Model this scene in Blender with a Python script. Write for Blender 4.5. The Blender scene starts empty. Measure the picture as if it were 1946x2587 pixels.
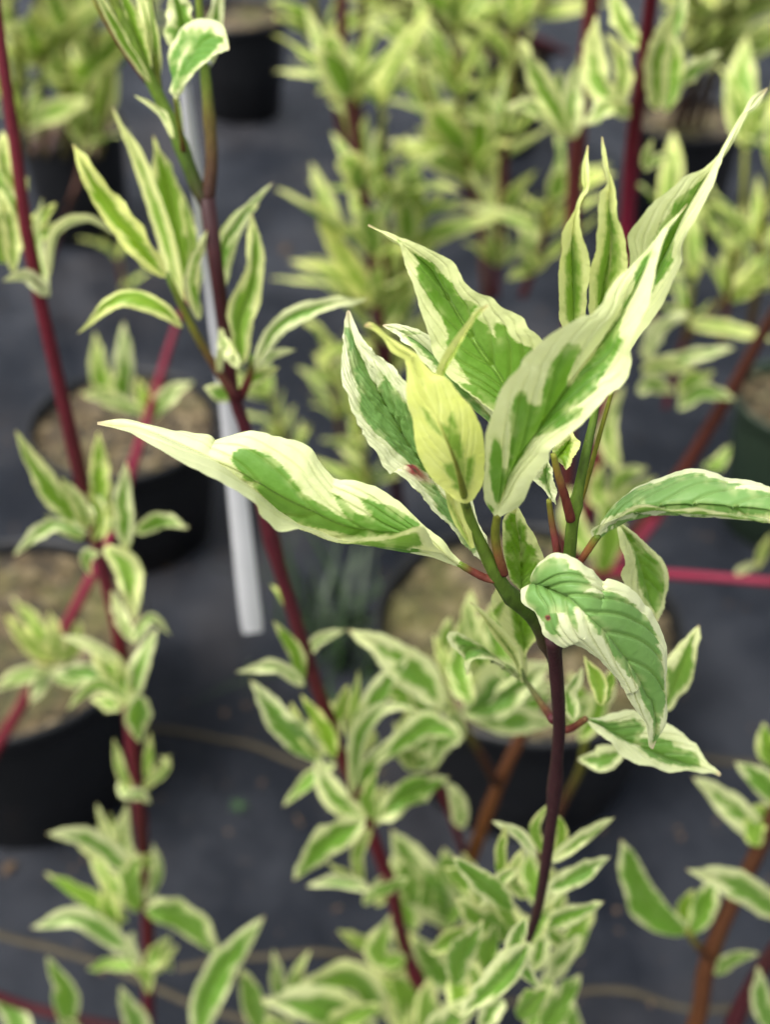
import bpy, math, random
import numpy as np
from mathutils import Vector, Matrix

random.seed(7)
RNG = np.random.default_rng(11)
sc = bpy.context.scene
COL = sc.collection

# ------------------------------------------------------------------ camera, sky, sun, exposure
F_PX = 3158.0            # focal length in pixels of the 1946 x 2587 photograph
PW, PH = 1946.0, 2587.0
CAM_H = 1.25
PITCH = math.radians(40)
cam_d = bpy.data.cameras.new('camera')
cam = bpy.data.objects.new('camera', cam_d)
COL.objects.link(cam)
cam.location = (0, 0, CAM_H)
cam.rotation_euler = (math.pi / 2 - PITCH, 0, 0)
cam_d.sensor_fit = 'VERTICAL'
cam_d.sensor_height = 36
cam_d.sensor_width = 36
cam_d.lens = F_PX / PH * 36
cam_d.clip_start = 0.02
cam_d.clip_end = 200
cam_d.dof.use_dof = True
cam_d.dof.focus_distance = 0.375
cam_d.dof.aperture_fstop = 7.2
cam_d.dof.aperture_blades = 7
sc.camera = cam

SUN_EL, SUN_AZ = math.radians(62), math.radians(-125)   # azimuth from +Y, clockwise
w = bpy.data.worlds.new('World')
sc.world = w
w.use_nodes = True
nt = w.node_tree
bg = nt.nodes['Background']
sky = nt.nodes.new('ShaderNodeTexSky')
sky.sky_type = 'NISHITA'
sky.sun_disc = False
sky.sun_elevation = SUN_EL
sky.sun_rotation = SUN_AZ
sky.dust_density = 4.0
hs = nt.nodes.new('ShaderNodeHueSaturation')
hs.inputs['Saturation'].default_value = 0.26      # cloud-covered sky
nt.links.new(sky.outputs[0], hs.inputs['Color'])
nt.links.new(hs.outputs[0], bg.inputs[0])
bg.inputs[1].default_value = 0.14
sun_d = bpy.data.lights.new('sun', 'SUN')
sun = bpy.data.objects.new('sun', sun_d)
COL.objects.link(sun)
sun_d.energy = 1.5
sun_d.angle = math.radians(28)
sun_d.color = (1.0, 0.965, 0.89)
sdir = Vector((math.sin(SUN_AZ) * math.cos(SUN_EL), math.cos(SUN_AZ) * math.cos(SUN_EL), math.sin(SUN_EL)))
sun.rotation_euler = sdir.to_track_quat('Z', 'Y').to_euler()
sun.location = (0, 0, 6)
sc.view_settings.view_transform = 'Standard'
sc.view_settings.look = 'None'
sc.view_settings.gamma = 1
sc.view_settings.exposure = 1.40
sc.view_settings.use_curve_mapping = False

# ------------------------------------------------------------------ helpers: geometry
CP, SP = math.cos(PITCH), math.sin(PITCH)
K = 1946.0 / 1664.0


def at(p, D):
    """points on the vertical plane(s) at forward distance D seen at photo pixels p (numpy)"""
    p = np.asarray(p, float)
    D = np.broadcast_to(np.asarray(D, float), p.shape[:-1])
    a = (p[..., 0] - PW / 2) / F_PX
    b = -(p[..., 1] - PH / 2) / F_PX
    dy = CP + b * SP
    dz = -SP + b * CP
    t = D / dy
    return np.stack([a * t, D, CAM_H + dz * t], -1)


def on_level(px, py, z):
    a = (px - PW / 2) / F_PX
    b = -(py - PH / 2) / F_PX
    dy = CP + b * SP
    dz = -SP + b * CP
    t = (z - CAM_H) / dz
    return np.array([a * t, dy * t, z])


def project(P):
    P = np.asarray(P, float)
    q = P - np.array([0, 0, CAM_H])
    depth = q[..., 1] * CP - q[..., 2] * SP
    up = q[..., 1] * SP + q[..., 2] * CP
    return np.stack([PW / 2 + F_PX * q[..., 0] / depth, PH / 2 - F_PX * up / depth], -1)


def catmull(pts, n, sub=14):
    P = np.asarray(pts, float)
    if len(P) == 2:
        P = np.array([P[0], (P[0] + P[1]) / 2, P[1]])
    Q = np.vstack([2 * P[0] - P[1], P, 2 * P[-1] - P[-2]])
    out = []
    for i in range(1, len(Q) - 2):
        p0, p1, p2, p3 = Q[i - 1:i + 3]
        t = np.linspace(0, 1, sub, endpoint=False)[:, None]
        out.append(0.5 * (2 * p1 + (p2 - p0) * t + (2 * p0 - 5 * p1 + 4 * p2 - p3) * t ** 2
                          + (3 * p1 - p0 - 3 * p2 + p3) * t ** 3))
    out = np.vstack(out + [P[-1:]])
    m = min(2, P.shape[1])
    s = np.concatenate([[0], np.cumsum(np.linalg.norm(np.diff(out[:, :m], axis=0), axis=1) + 1e-9)])
    s /= s[-1]
    u = np.linspace(0, 1, n)
    return np.stack([np.interp(u, s, out[:, k]) for k in range(P.shape[1])], -1)


def lerp_list(vals, n):
    v = np.atleast_1d(np.asarray(vals, float))
    if len(v) == 1:
        return np.full(n, v[0])
    return catmull(np.stack([np.linspace(0, 1, len(v)), v], -1), n)[:, 1]


def noise1(x, seed):
    x = np.asarray(x, float)
    r = np.random.default_rng(int(seed) % 100003)
    tab = r.uniform(-1, 1, 512)
    i = np.floor(x).astype(int)
    f = x - i
    f = f * f * (3 - 2 * f)
    return tab[i % 512] * (1 - f) + tab[(i + 1) % 512] * f


def noise2(x, y, seed):
    x = np.asarray(x, float)
    y = np.asarray(y, float)
    r = np.random.default_rng(int(seed) % 100003)
    tab = r.uniform(-1, 1, (64, 64))
    i = np.floor(x).astype(int)
    j = np.floor(y).astype(int)
    f = x - i
    g = y - j
    f = f * f * (3 - 2 * f)
    g = g * g * (3 - 2 * g)
    a = tab[i % 64, j % 64] * (1 - f) + tab[(i + 1) % 64, j % 64] * f
    b = tab[i % 64, (j + 1) % 64] * (1 - f) + tab[(i + 1) % 64, (j + 1) % 64] * f
    return a * (1 - g) + b * g


def sdist(poly, P):
    """signed distance (positive inside) of points P (N,2) to polygon"""
    poly = np.asarray(poly, float)
    A = poly
    B = np.roll(poly, -1, 0)
    best = np.full(len(P), 1e9)
    ins = np.zeros(len(P), bool)
    for a, b in zip(A, B):
        ab = b - a
        t = np.clip(((P - a) @ ab) / (ab @ ab + 1e-12), 0, 1)
        d = np.linalg.norm(P - (a + t[:, None] * ab), axis=1)
        best = np.minimum(best, d)
        c = ((a[1] > P[:, 1]) != (b[1] > P[:, 1]))
        xx = (b[0] - a[0]) * (P[:, 1] - a[1]) / (b[1] - a[1] + 1e-12) + a[0]
        ins ^= c & (P[:, 0] < xx)
    return np.where(ins, best, -best)


def sstep(x):
    x = np.clip(x, 0, 1)
    return x * x * (3 - 2 * x)


def grid_mesh(name, P, attrs, flip=False, colors=None):
    nu, nv = P.shape[:2]
    me = bpy.data.meshes.new(name)
    me.vertices.add(nu * nv)
    me.vertices.foreach_set('co', P.reshape(-1, 3).astype(np.float32).ravel())
    idx = np.arange(nu * nv).reshape(nu, nv)
    q = np.stack([idx[:-1, :-1], idx[1:, :-1], idx[1:, 1:], idx[:-1, 1:]], -1).reshape(-1, 4)
    if flip:
        q = q[:, ::-1]
    nf = len(q)
    me.loops.add(nf * 4)
    me.loops.foreach_set('vertex_index', q.astype(np.int32).ravel())
    me.polygons.add(nf)
    me.polygons.foreach_set('loop_start', np.arange(0, nf * 4, 4, dtype=np.int32))
    me.polygons.foreach_set('use_smooth', np.ones(nf, dtype=bool))
    for k, v in attrs.items():
        a = me.attributes.new(k, 'FLOAT', 'POINT')
        a.data.foreach_set('value', np.asarray(v, np.float32).ravel())
    if colors is not None:
        a = me.attributes.new('tint', 'FLOAT_COLOR', 'POINT')
        a.data.foreach_set('color', np.asarray(colors, np.float32).ravel())
    me.update()
    me.validate()
    return me


def link(name, me, mat, parent=None, label=None):
    if mat is not None and len(me.materials) == 0:
        me.materials.append(mat)
    o = bpy.data.objects.new(name, me)
    COL.objects.link(o)
    if parent is not None:
        o.parent = parent
        o.matrix_parent_inverse = Matrix.Translation(-Vector(WLOC.get(parent.name, (0, 0, 0))))
    if label:
        o['label'] = label
    return o


WLOC = {}      # world location of the empties (they are never rotated)


def thing(name, loc, label, cat, group=None):
    o = bpy.data.objects.new(name, None)
    COL.objects.link(o)
    o.location = loc
    o.empty_display_size = 0.05
    WLOC[o.name] = tuple(loc)
    o['label'] = label
    o['category'] = cat
    if group:
        o['group'] = group
    return o


def tube(name, pts, radii, mat, parent, colors=None, sides=10, n=None, knots=(), caps=True, seed=0):
    """tapered stem through 3D points; colours run along it; knots = swollen nodes"""
    pts = np.asarray(pts, float)
    L = np.linalg.norm(np.diff(pts, axis=0), axis=1).sum()
    n = n or int(max(10, min(90, L / 0.006)))
    C = catmull(pts, n)
    # arc length resample in 3D
    s = np.concatenate([[0], np.cumsum(np.linalg.norm(np.diff(C, axis=0), axis=1))])
    u = s / s[-1]
    r = lerp_list(radii, n)
    r = np.interp(u, np.linspace(0, 1, n), r)
    r = r * (1 + 0.05 * noise1(u * 14, seed + 3))
    for kk in knots:
        r = r * (1 + 0.36 * np.exp(-((u - kk) / 0.012) ** 2))
    T = np.gradient(C, axis=0)
    T /= np.linalg.norm(T, axis=1)[:, None] + 1e-12
    ref = np.array([1.0, 0.1, 0.05])
    rings = []
    for i in range(n):
        x = ref - T[i] * (ref @ T[i])
        x /= np.linalg.norm(x)
        y = np.cross(T[i], x)
        a = np.linspace(0, 2 * math.pi, sides + 1)
        rings.append(C[i] + r[i] * (np.cos(a)[:, None] * x + np.sin(a)[:, None] * y))
        ref = x
    P = np.stack(rings)
    if caps:
        P = np.concatenate([np.repeat(C[:1, None], sides + 1, 1), P,
                            np.repeat((C[-1] + T[-1] * r[-1] * .5)[None, None], sides + 1, 1)])
    if colors is None:
        colors = [(0.10, 0.012, 0.022)]
    cc = np.asarray(colors, float)
    cu = np.linspace(0, 1, len(cc))
    uu = np.concatenate([[0], u, [1]]) if caps else u
    cols = np.stack([np.interp(uu, cu, cc[:, k]) for k in range(3)] + [np.ones(len(uu))], -1)
    cols = np.repeat(cols[:, None], sides + 1, 1)
    me = grid_mesh(name, P, {}, colors=cols)
    return link(name, me, mat, parent)


# ------------------------------------------------------------------ helpers: materials
def new_mat(name):
    m = bpy.data.materials.new(name)
    m.use_nodes = True
    n = m.node_tree
    for x in list(n.nodes):
        n.nodes.remove(x)
    out = n.nodes.new('ShaderNodeOutputMaterial')
    return m, n, out


class NB:
    def __init__(s, n):
        s.n = n

    def node(s, t, **kw):
        x = s.n.nodes.new(t)
        for k, v in kw.items():
            setattr(x, k, v)
        return x

    def L(s, a, b):
        s.n.links.new(a, b)

    def val(s, sock, v):
        if isinstance(v, bpy.types.NodeSocket):
            s.L(v, sock)
        else:
            sock.default_value = v

    def mix(s, f, a, b, mode='MIX'):
        x = s.node('ShaderNodeMix', data_type='RGBA', blend_type=mode)
        s.val(x.inputs[0], f)
        s.val(x.inputs[6], a if not isinstance(a, tuple) else (*a, 1))
        s.val(x.inputs[7], b if not isinstance(b, tuple) else (*b, 1))
        return x.outputs[2]

    def math(s, op, a, b=0.0, clamp=False):
        x = s.node('ShaderNodeMath', operation=op, use_clamp=clamp)
        s.val(x.inputs[0], a)
        s.val(x.inputs[1], b)
        return x.outputs[0]

    def noise(s, scale, detail=3, rough=.5, vec=None, dist=0.0):
        x = s.node('ShaderNodeTexNoise')
        x.inputs['Scale'].default_value = scale
        x.inputs['Detail'].default_value = detail
        x.inputs['Roughness'].default_value = rough
        x.inputs['Distortion'].default_value = dist
        if vec is not None:
            s.L(vec, x.inputs['Vector'])
        return x.outputs[0]

    def ramp(s, f, stops):
        x = s.node('ShaderNodeValToRGB')
        while len(x.color_ramp.elements) < len(stops):
            x.color_ramp.elements.new(0.5)
        for e, (p, c) in zip(x.color_ramp.elements, stops):
            e.position = p
            e.color = (*c, 1)
        s.L(f, x.inputs[0])
        return x.outputs[0]

    def attr(s, name, fac=True):
        x = s.node('ShaderNodeAttribute', attribute_name=name)
        return x.outputs['Fac'] if fac else x.outputs['Color']


def leaf_material():
    m, n, out = new_mat('variegated_leaf')
    b = NB(n)
    oi = b.node('ShaderNodeObjectInfo')
    sep = b.node('ShaderNodeSeparateColor')
    b.L(oi.outputs['Color'], sep.inputs[0])
    young, pink, dull = sep.outputs[0], sep.outputs[1], sep.outputs[2]
    mask, vein, spot, u = b.attr('mask'), b.attr('vein'), b.attr('spot'), b.attr('along')
    tc = b.node('ShaderNodeTexCoord')
    geo = b.node('ShaderNodeNewGeometry')
    pos = geo.outputs['Position']
    n1 = b.noise(260, 4, .6, pos)
    n2 = b.noise(900, 3, .6, pos)
    green = b.mix(young, (0.122, 0.285, 0.034), (0.255, 0.390, 0.020))
    g2 = b.mix(young, (0.068, 0.190, 0.009), (0.17, 0.30, 0.008))
    mot = b.math('MULTIPLY', b.math('SUBTRACT', n1, 0.3), 1.6, True)
    green = b.mix(mot, g2, green)
    n3 = b.noise(75, 3, .55, pos, .6)
    pale = b.math('MULTIPLY', b.math('SUBTRACT', n3, 0.50), 4.0, True)
    green = b.mix(b.math('MULTIPLY', pale, 0.40), green, b.mix(young, (0.21, 0.36, 0.10), (0.36, 0.47, 0.06)))
    green = b.mix(b.math('MULTIPLY', dull, 0.75), green, (0.205, 0.345, 0.125))
    green = b.mix(b.math('MULTIPLY', vein, 0.26), green, b.mix(young, (0.19, 0.27, 0.05), (0.28, 0.38, 0.03)))
    back = geo.outputs['Backfacing']
    green = b.mix(b.math('MULTIPLY', back, 0.55), green, (0.17, 0.27, 0.055))
    cream = b.mix(young, (0.67, 0.70, 0.40), (0.60, 0.635, 0.23))
    cream2 = b.mix(young, (0.58, 0.63, 0.30), (0.54, 0.58, 0.12))
    cream = b.mix(b.math('MULTIPLY', b.math('SUBTRACT', n1, 0.35), 1.3, True), cream2, cream)
    cream = b.mix(b.math('MULTIPLY', dull, 0.45), cream, (0.76, 0.77, 0.62))
    cream = b.mix(b.math('MULTIPLY', vein, 0.22), cream, (0.52, 0.56, 0.25))
    # a yellow-green seam where the two colours meet
    edge = b.math('MULTIPLY', b.math('MULTIPLY', mask, b.math('SUBTRACT', 1.0, mask)), 1.5, True)
    col = b.mix(mask, cream, green)
    col = b.mix(edge, col, (0.33, 0.42, 0.10))
    tip = b.math('MULTIPLY', b.math('MULTIPLY', b.math('SUBTRACT', u, 0.955), 22.0, True), pink)
    col = b.mix(tip, col, (0.50, 0.27, 0.20))
    col = b.mix(b.math('MULTIPLY', spot, 1.7, True), col, (0.24, 0.012, 0.04))
    col = b.mix(b.math('SUBTRACT', b.math('MULTIPLY', spot, 2.2), 1.2, True), col, (0.08, 0.02, 0.02))
    bs = b.node('ShaderNodeBsdfPrincipled')
    b.L(col, bs.inputs['Base Color'])
    bs.inputs['Roughness'].default_value = 0.5
    bs.inputs['Specular IOR Level'].default_value = 0.38
    bs.inputs['Sheen Weight'].default_value = 0.05
    bs.inputs['Sheen Roughness'].default_value = 0.4
    bump = b.node('ShaderNodeBump')
    bump.inputs['Strength'].default_value = 0.40
    bump.inputs['Distance'].default_value = 0.0006
    vo = b.node('ShaderNodeTexVoronoi', feature='DISTANCE_TO_EDGE')
    vo.inputs['Scale'].default_value = 420
    b.L(pos, vo.inputs['Vector'])
    cell = b.math('MULTIPLY', vo.outputs['Distance'], 2.2, True)
    hgt = b.math('ADD', b.math('ADD', b.math('MULTIPLY', n1, 0.8), b.math('MULTIPLY', n2, 0.5)), b.math('MULTIPLY', cell, 0.2))
    b.L(hgt, bump.inputs['Height'])
    b.L(bump.outputs[0], bs.inputs['Normal'])
    tr = b.node('ShaderNodeBsdfTranslucent')
    b.L(b.mix(0.6, col, b.mix(mask, (0.85, 0.86, 0.30), (0.22, 0.42, 0.01))), tr.inputs['Color'])
    mx = b.node('ShaderNodeMixShader')
    mx.inputs[0].default_value = 0.36
    b.L(bs.outputs[0], mx.inputs[1])
    b.L(tr.outputs[0], mx.inputs[2])
    b.L(mx.outputs[0], out.inputs[0])
    return m


def stem_material():
    m, n, out = new_mat('dogwood_bark')
    b = NB(n)
    col = b.attr('tint', False)
    geo = b.node('ShaderNodeNewGeometry')
    mp = b.node('ShaderNodeMapping')
    mp.inputs['Scale'].default_value = (1, 1, 0.35)
    b.L(geo.outputs['Position'], mp.inputs[0])
    n1 = b.noise(420, 4, .6, mp.outputs[0])
    n2 = b.noise(1300, 2, .5, geo.outputs['Position'])
    c = b.mix(b.math('MULTIPLY', b.math('SUBTRACT', n1, 0.25), 1.8, True), b.mix(0.55, col, (0.012, 0.006, 0.006)), b.mix(0.03, col, (0.25, 0.2, 0.15)))
    len_ = b.math('MULTIPLY', b.math('SUBTRACT', n2, 0.68), 9.0, True)
    c = b.mix(b.math('MULTIPLY', len_, 0.5), c, (0.30, 0.22, 0.13))
    bs = b.node('ShaderNodeBsdfPrincipled')
    b.L(c, bs.inputs['Base Color'])
    bs.inputs['Roughness'].default_value = 0.55
    bs.inputs['Specular IOR Level'].default_value = 0.24
    bump = b.node('ShaderNodeBump')
    bump.inputs['Strength'].default_value = 0.7
    bump.inputs['Distance'].default_value = 0.0006
    b.L(n1, bump.inputs['Height'])
    b.L(bump.outputs[0], bs.inputs['Normal'])
    b.L(bs.outputs[0], out.inputs[0])
    return m


def simple_mat(name, col_a, col_b, scale, rough=.6, spec=.4, bump=0.0, bscale=100, bdist=.001, metal=0):
    m, n, out = new_mat(name)
    b = NB(n)
    tc = b.node('ShaderNodeTexCoord')
    v = tc.outputs['Object']
    c = b.mix(b.math('MULTIPLY', b.math('SUBTRACT', b.noise(scale, 5, .6, v), 0.3), 2.2, True), col_a, col_b)
    bs = b.node('ShaderNodeBsdfPrincipled')
    b.L(c, bs.inputs['Base Color'])
    bs.inputs['Roughness'].default_value = rough
    bs.inputs['Specular IOR Level'].default_value = spec
    if bump:
        bp = b.node('ShaderNodeBump')
        bp.inputs['Strength'].default_value = bump
        bp.inputs['Distance'].default_value = bdist
        b.L(b.noise(bscale, 4, .6, v), bp.inputs['Height'])
        b.L(bp.outputs[0], bs.inputs['Normal'])
    b.L(bs.outputs[0], out.inputs[0])
    return m


def membrane_material():
    m, n, out = new_mat('woven_weed_membrane')
    b = NB(n)
    geo = b.node('ShaderNodeNewGeometry')
    pos = geo.outputs['Position']
    wv = []
    for ax in ('X', 'Y'):
        x = b.node('ShaderNodeTexWave', bands_direction=ax)
        x.inputs['Scale'].default_value = 110
        x.inputs['Distortion'].default_value = 0.6
        x.inputs['Detail'].default_value = 1
        b.L(pos, x.inputs['Vector'])
        wv.append(x.outputs[1])
    weave = b.math('MULTIPLY', wv[0], wv[1])
    dust = b.noise(3.0, 6, .65, pos)
    grit = b.noise(55, 5, .7, pos)
    c = b.mix(weave, (0.0024, 0.0038, 0.0072), (0.0052, 0.0078, 0.0142))
    c = b.mix(b.math('MULTIPLY', b.math('SUBTRACT', dust, 0.45), 4.5, True), c, (0.022, 0.0245, 0.031))
    silt = b.noise(1.4, 4, .6, pos, .5)
    c = b.mix(b.math('MULTIPLY', b.math('SUBTRACT', silt, 0.52), 4.0, True), c, (0.042, 0.038, 0.038))
    c = b.mix(b.math('MULTIPLY', b.math('SUBTRACT', grit, 0.62), 5.0, True), c, (0.05, 0.037, 0.026))
    bs = b.node('ShaderNodeBsdfPrincipled')
    b.L(c, bs.inputs['Base Color'])
    b.L(b.math('ADD', 0.36, b.math('MULTIPLY', b.noise(2.2, 4, .6, pos), 0.35)), bs.inputs['Roughness'])
    bs.inputs['Specular IOR Level'].default_value = 0.18
    bp = b.node('ShaderNodeBump')
    bp.inputs['Strength'].default_value = 0.5
    bp.inputs['Distance'].default_value = 0.0015
    b.L(weave, bp.inputs['Height'])
    b.L(bp.outputs[0], bs.inputs['Normal'])
    b.L(bs.outputs[0], out.inputs[0])
    return m


def soil_material():
    m, n, out = new_mat('gritty_potting_soil')
    b = NB(n)
    tc = b.node('ShaderNodeTexCoord')
    v = tc.outputs['Object']
    vo = b.node('ShaderNodeTexVoronoi')
    vo.inputs['Scale'].default_value = 75
    b.L(v, vo.inputs['Vector'])
    sp = b.node('ShaderNodeSeparateColor')
    b.L(vo.outputs['Color'], sp.inputs[0])
    c = b.ramp(sp.outputs[0], [(0.0, (0.010, 0.007, 0.004)), (0.35, (0.030, 0.020, 0.008)), (0.7, (0.068, 0.046, 0.018)),
                               (1.0, (0.16, 0.125, 0.070))])
    moss = b.math('MULTIPLY', b.math('SUBTRACT', b.noise(9, 5, .6, v), 0.46), 5.0, True)
    c = b.mix(b.math('MULTIPLY', moss, 0.75), c, (0.060, 0.060, 0.010))
    c = b.mix(b.math('MULTIPLY', b.math('SUBTRACT', b.noise(16, 4, .6, v), 0.56), 5.0, True), c, (0.022, 0.013, 0.007))
    bs = b.node('ShaderNodeBsdfPrincipled')
    b.L(c, bs.inputs['Base Color'])
    bs.inputs['Roughness'].default_value = 0.9
    bp = b.node('ShaderNodeBump')
    bp.inputs['Strength'].default_value = 0.9
    bp.inputs['Distance'].default_value = 0.004
    b.L(vo.outputs['Distance'], bp.inputs['Height'])
    b.L(bp.outputs[0], bs.inputs['Normal'])
    b.L(bs.outputs[0], out.inputs[0])
    return m


LEAF = leaf_material()
BARK = stem_material()
POT = simple_mat('black_nursery_plastic', (0.0030, 0.0034, 0.0042), (0.0070, 0.0075, 0.0090), 9, .42, .35, .15, 40)
GREENPOT = simple_mat('dark_green_plastic', (0.012, 0.024, 0.014), (0.022, 0.036, 0.02), 9, .5, .4)
SOIL = soil_material()
MEMB = membrane_material()
STRIPE = simple_mat('tan_marker_thread', (0.040, 0.033, 0.020), (0.062, 0.052, 0.032), 30, .8, .2)
WHITE = simple_mat('white_label_plastic', (0.38, 0.38, 0.395), (0.46, 0.46, 0.475), 8, .4, .5)
DRY = simple_mat('dry_leaf', (0.075, 0.047, 0.028), (0.13, 0.09, 0.055), 60, .8, .2)
GRASS = simple_mat('dark_grass_blade', (0.008, 0.022, 0.006), (0.022, 0.045, 0.010), 30, .5, .4)

# stem colours
MAROON = (0.0697, 0.0041, 0.0115)
DARKM = (0.0328, 0.0074, 0.0098)
RED = (0.1230, 0.0041, 0.0148)
CRIM = (0.1968, 0.0057, 0.0328)
BROWN = (0.0656, 0.0213, 0.0082)
ORANGE = (0.125, 0.040, 0.005)
GREEN = (0.125, 0.215, 0.018)
DGREEN = (0.062, 0.120, 0.010)
OLIVE = (0.185, 0.205, 0.018)
RUST = (0.1394, 0.0279, 0.0164)


# ------------------------------------------------------------------ helpers: leaves
def profile(t):
    """half width of a dogwood leaf along its length, pointed tip"""
    return np.clip(1.90 * np.power(np.clip(t, 0, 1), .62) * np.power(np.clip(1 - t, 0, 1), .95), 0, 2)


VEINS = np.array([-.03, .055, .15, .27, .40, .56])


def vein_field(U, V, wid=.012):
    s = U - .30 * np.abs(V) - .16 * np.abs(V) ** 2.6
    fade = sstep((0.97 - np.abs(V)) / .25)
    g = np.zeros_like(U)
    for vi in VEINS:
        g = np.maximum(g, np.exp(-((s - vi) / wid) ** 2) * fade)
    return g, s


def auto_mask(U, V, seed, margin=.36, jag=.22, fing=0.0):
    s = U - .30 * np.abs(V) ** 1.25
    side = np.where(V < 0, 0, 53)
    wloc = profile(U) / .92 + .08
    b = 1 - (margin * .82 - jag * .5 * noise1(s * 8 + side, seed) - .05 * noise1(s * 30 + side, seed + 5)) / wloc
    b = np.minimum(b, .93) * sstep((0.97 - U) / .10)
    if fing:
        b = b - fing * np.clip(noise1(s * 16 + side, seed + 9) - .25, 0, 1)
    return sstep((b - np.abs(V)) / .10 + .5)


def build_leaf(name, parent, Pm, Pl, Pr, Cl=None, Cr=None, nv=13, greens=None, creams=(), seed=0, bulge=.0012,
               vdepth=.0003, wave=.0006, rug=0.0, young=0.0, pink=0.6, dull=0.3, face=1, margin=.36, jag=.22, fing=0.0,
               spots=(), soft=1.7, label=None, thick=0):
    """leaf blade lofted across midrib Pm and margins Pl, Pr (each nu x 3)"""
    nu = len(Pm)
    v = np.linspace(-1, 1, nv)
    a = np.abs(v)[None, :, None]
    E = np.where((v < 0)[None, :, None], Pl[:, None, :], Pr[:, None, :])
    Mm = Pm[:, None, :]
    P = Mm + a * (E - Mm)
    for C, sel in ((Cl, v < 0), (Cr, v > 0)):
        if C is not None:
            Ee = Pl if sel[0] else Pr
            ctrl = 2 * C - (Pm + Ee) / 2
            aa = np.abs(v[sel])[None, :, None]
            P[:, sel, :] = (1 - aa) ** 2 * Pm[:, None] + 2 * aa * (1 - aa) * ctrl[:, None] + aa ** 2 * Ee[:, None]
    U = np.repeat(np.linspace(0, 1, nu)[:, None], nv, 1)
    V = np.repeat(v[None, :], nu, 0)

    def normals(P):
        du = np.gradient(P, axis=0)
        dv = np.gradient(P, axis=1)
        N = np.cross(du, dv)
        ln = np.linalg.norm(N, axis=2, keepdims=True)
        return N / np.maximum(ln, 1e-12)

    N = normals(P)
    # which way is the upper side
    mid = N[nu // 4: 3 * nu // 4, nv // 4: 3 * nv // 4]
    vc = np.array([0, 0, CAM_H]) - P[nu // 4: 3 * nu // 4, nv // 4: 3 * nv // 4]
    sgn = np.sign((mid * vc).sum() + 1e-12) * face
    flip = sgn < 0
    N = N * sgn
    # smooth the normals a little, so folds do not tear
    g, s = vein_field(U, V)
    mrib = np.exp(-(V / .05) ** 2)
    taper = sstep(U / .08) * sstep((1 - U) / .12)
    if greens is not None:
        vdepth = vdepth * 1.7
    disp = bulge * np.sin(np.pi * np.abs(V)) * taper
    disp += vdepth * taper * (-g - 1.3 * mrib + .5)
    if rug:
        disp += rug * taper * (np.abs(np.sin((s * 34 + np.abs(V) * 3) * 2.0 + 2 * noise2(U * 12, V * 6, seed + 2))) *
                               (.5 + .5 * noise2(U * 26, V * 9, seed + 1)))
    disp += wave * (np.abs(V) ** 3) * (noise1(U * 9 + (V > 0) * 91, seed + 31) +
                                       .22 * noise1(U * 38 + (V > 0) * 37, seed + 32)) * taper
    uv = project(P)
    P = P + N * disp[..., None]
    # fine unevenness of the margin itself
    outd = (E - Mm)
    ol = np.linalg.norm(outd, axis=2, keepdims=True)
    outd = outd / np.maximum(ol, 1e-9)
    P = P + outd * (wave * .28 * np.abs(V) ** 4 * noise1(U * 60 + (V > 0) * 17, seed + 33) * taper)[..., None]
    if greens is None:
        mask = auto_mask(U, V, seed, margin, jag, fing)
    else:
        pts = uv.reshape(-1, 2)
        jit = 1.5 * noise2(pts[:, 0] / 7.0, pts[:, 1] / 7.0, seed + 4) + 1.5 * noise2(pts[:, 0] / 3., pts[:, 1] / 3., seed + 8)
        sd = np.full(len(pts), -1e9)
        for poly in greens:
            sd = np.maximum(sd, sdist(poly, pts))
        for poly in creams:
            sd = np.minimum(sd, -sdist(poly, pts))
        mask = sstep((sd + jit) / (2 * soft) + .5)
        lo = noise2(pts[:, 0] / 26., pts[:, 1] / 26., seed + 14) + .5 * noise2(pts[:, 0] / 11., pts[:, 1] / 11., seed + 15)
        mask = mask * (1 - .42 * sstep(lo * 1.3) * np.exp(-(np.maximum(sd, 0) / 13) ** 2))
        mask = np.maximum(mask, .30 * sstep(-lo * 1.3 - .15) * np.exp(-(np.minimum(sd, 0) / 9) ** 2)).reshape(nu, nv)
    spot = np.zeros_like(U)
    for (x, y, rx, ry, ang, k) in spots:
        d = uv - np.array([x, y])
        c_, s_ = math.cos(ang), math.sin(ang)
        q = ((d[..., 0] * c_ + d[..., 1] * s_) / rx) ** 2 + ((-d[..., 0] * s_ + d[..., 1] * c_) / ry) ** 2
        spot = np.maximum(spot, k * np.exp(-q))
    vv = np.maximum(g * .8, np.exp(-(V / .035) ** 2))
    me = grid_mesh(name, P, {'mask': mask, 'vein': vv, 'spot': spot, 'along': U}, flip=flip)
    o = link(name, me, LEAF, parent, label)
    o.color = (young, pink, dull, 1)
    return o


CROPS = {'S': (0, 0, 1), 'D': (0, 0, 1664 / 1946), 'A1': (800, 550, 4), 'A2': (1200, 700, 4), 'A3': (1100, 950, 4),
         'A4': (1114, 200, 2), 'A5': (840, 900, 4), 'A6': (240, 950, 2), 'B1': (1290, 1360, 4), 'B2': (1100, 1500, 4),
         'B3': (1450, 1600, 4), 'B4': (1450, 1150, 1664 / 496), 'B5': (1100, 1200, 4)}


def px(*segs):
    """('A1', (x,y), (x,y), ..., 'B2', (x,y) ...) -> photo pixels"""
    out = []
    c = CROPS['S']
    for s in segs:
        if isinstance(s, str):
            c = CROPS[s]
        else:
            out.append((c[0] + s[0] / c[2], c[1] + s[1] / c[2]))
    return np.array(out)


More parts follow.
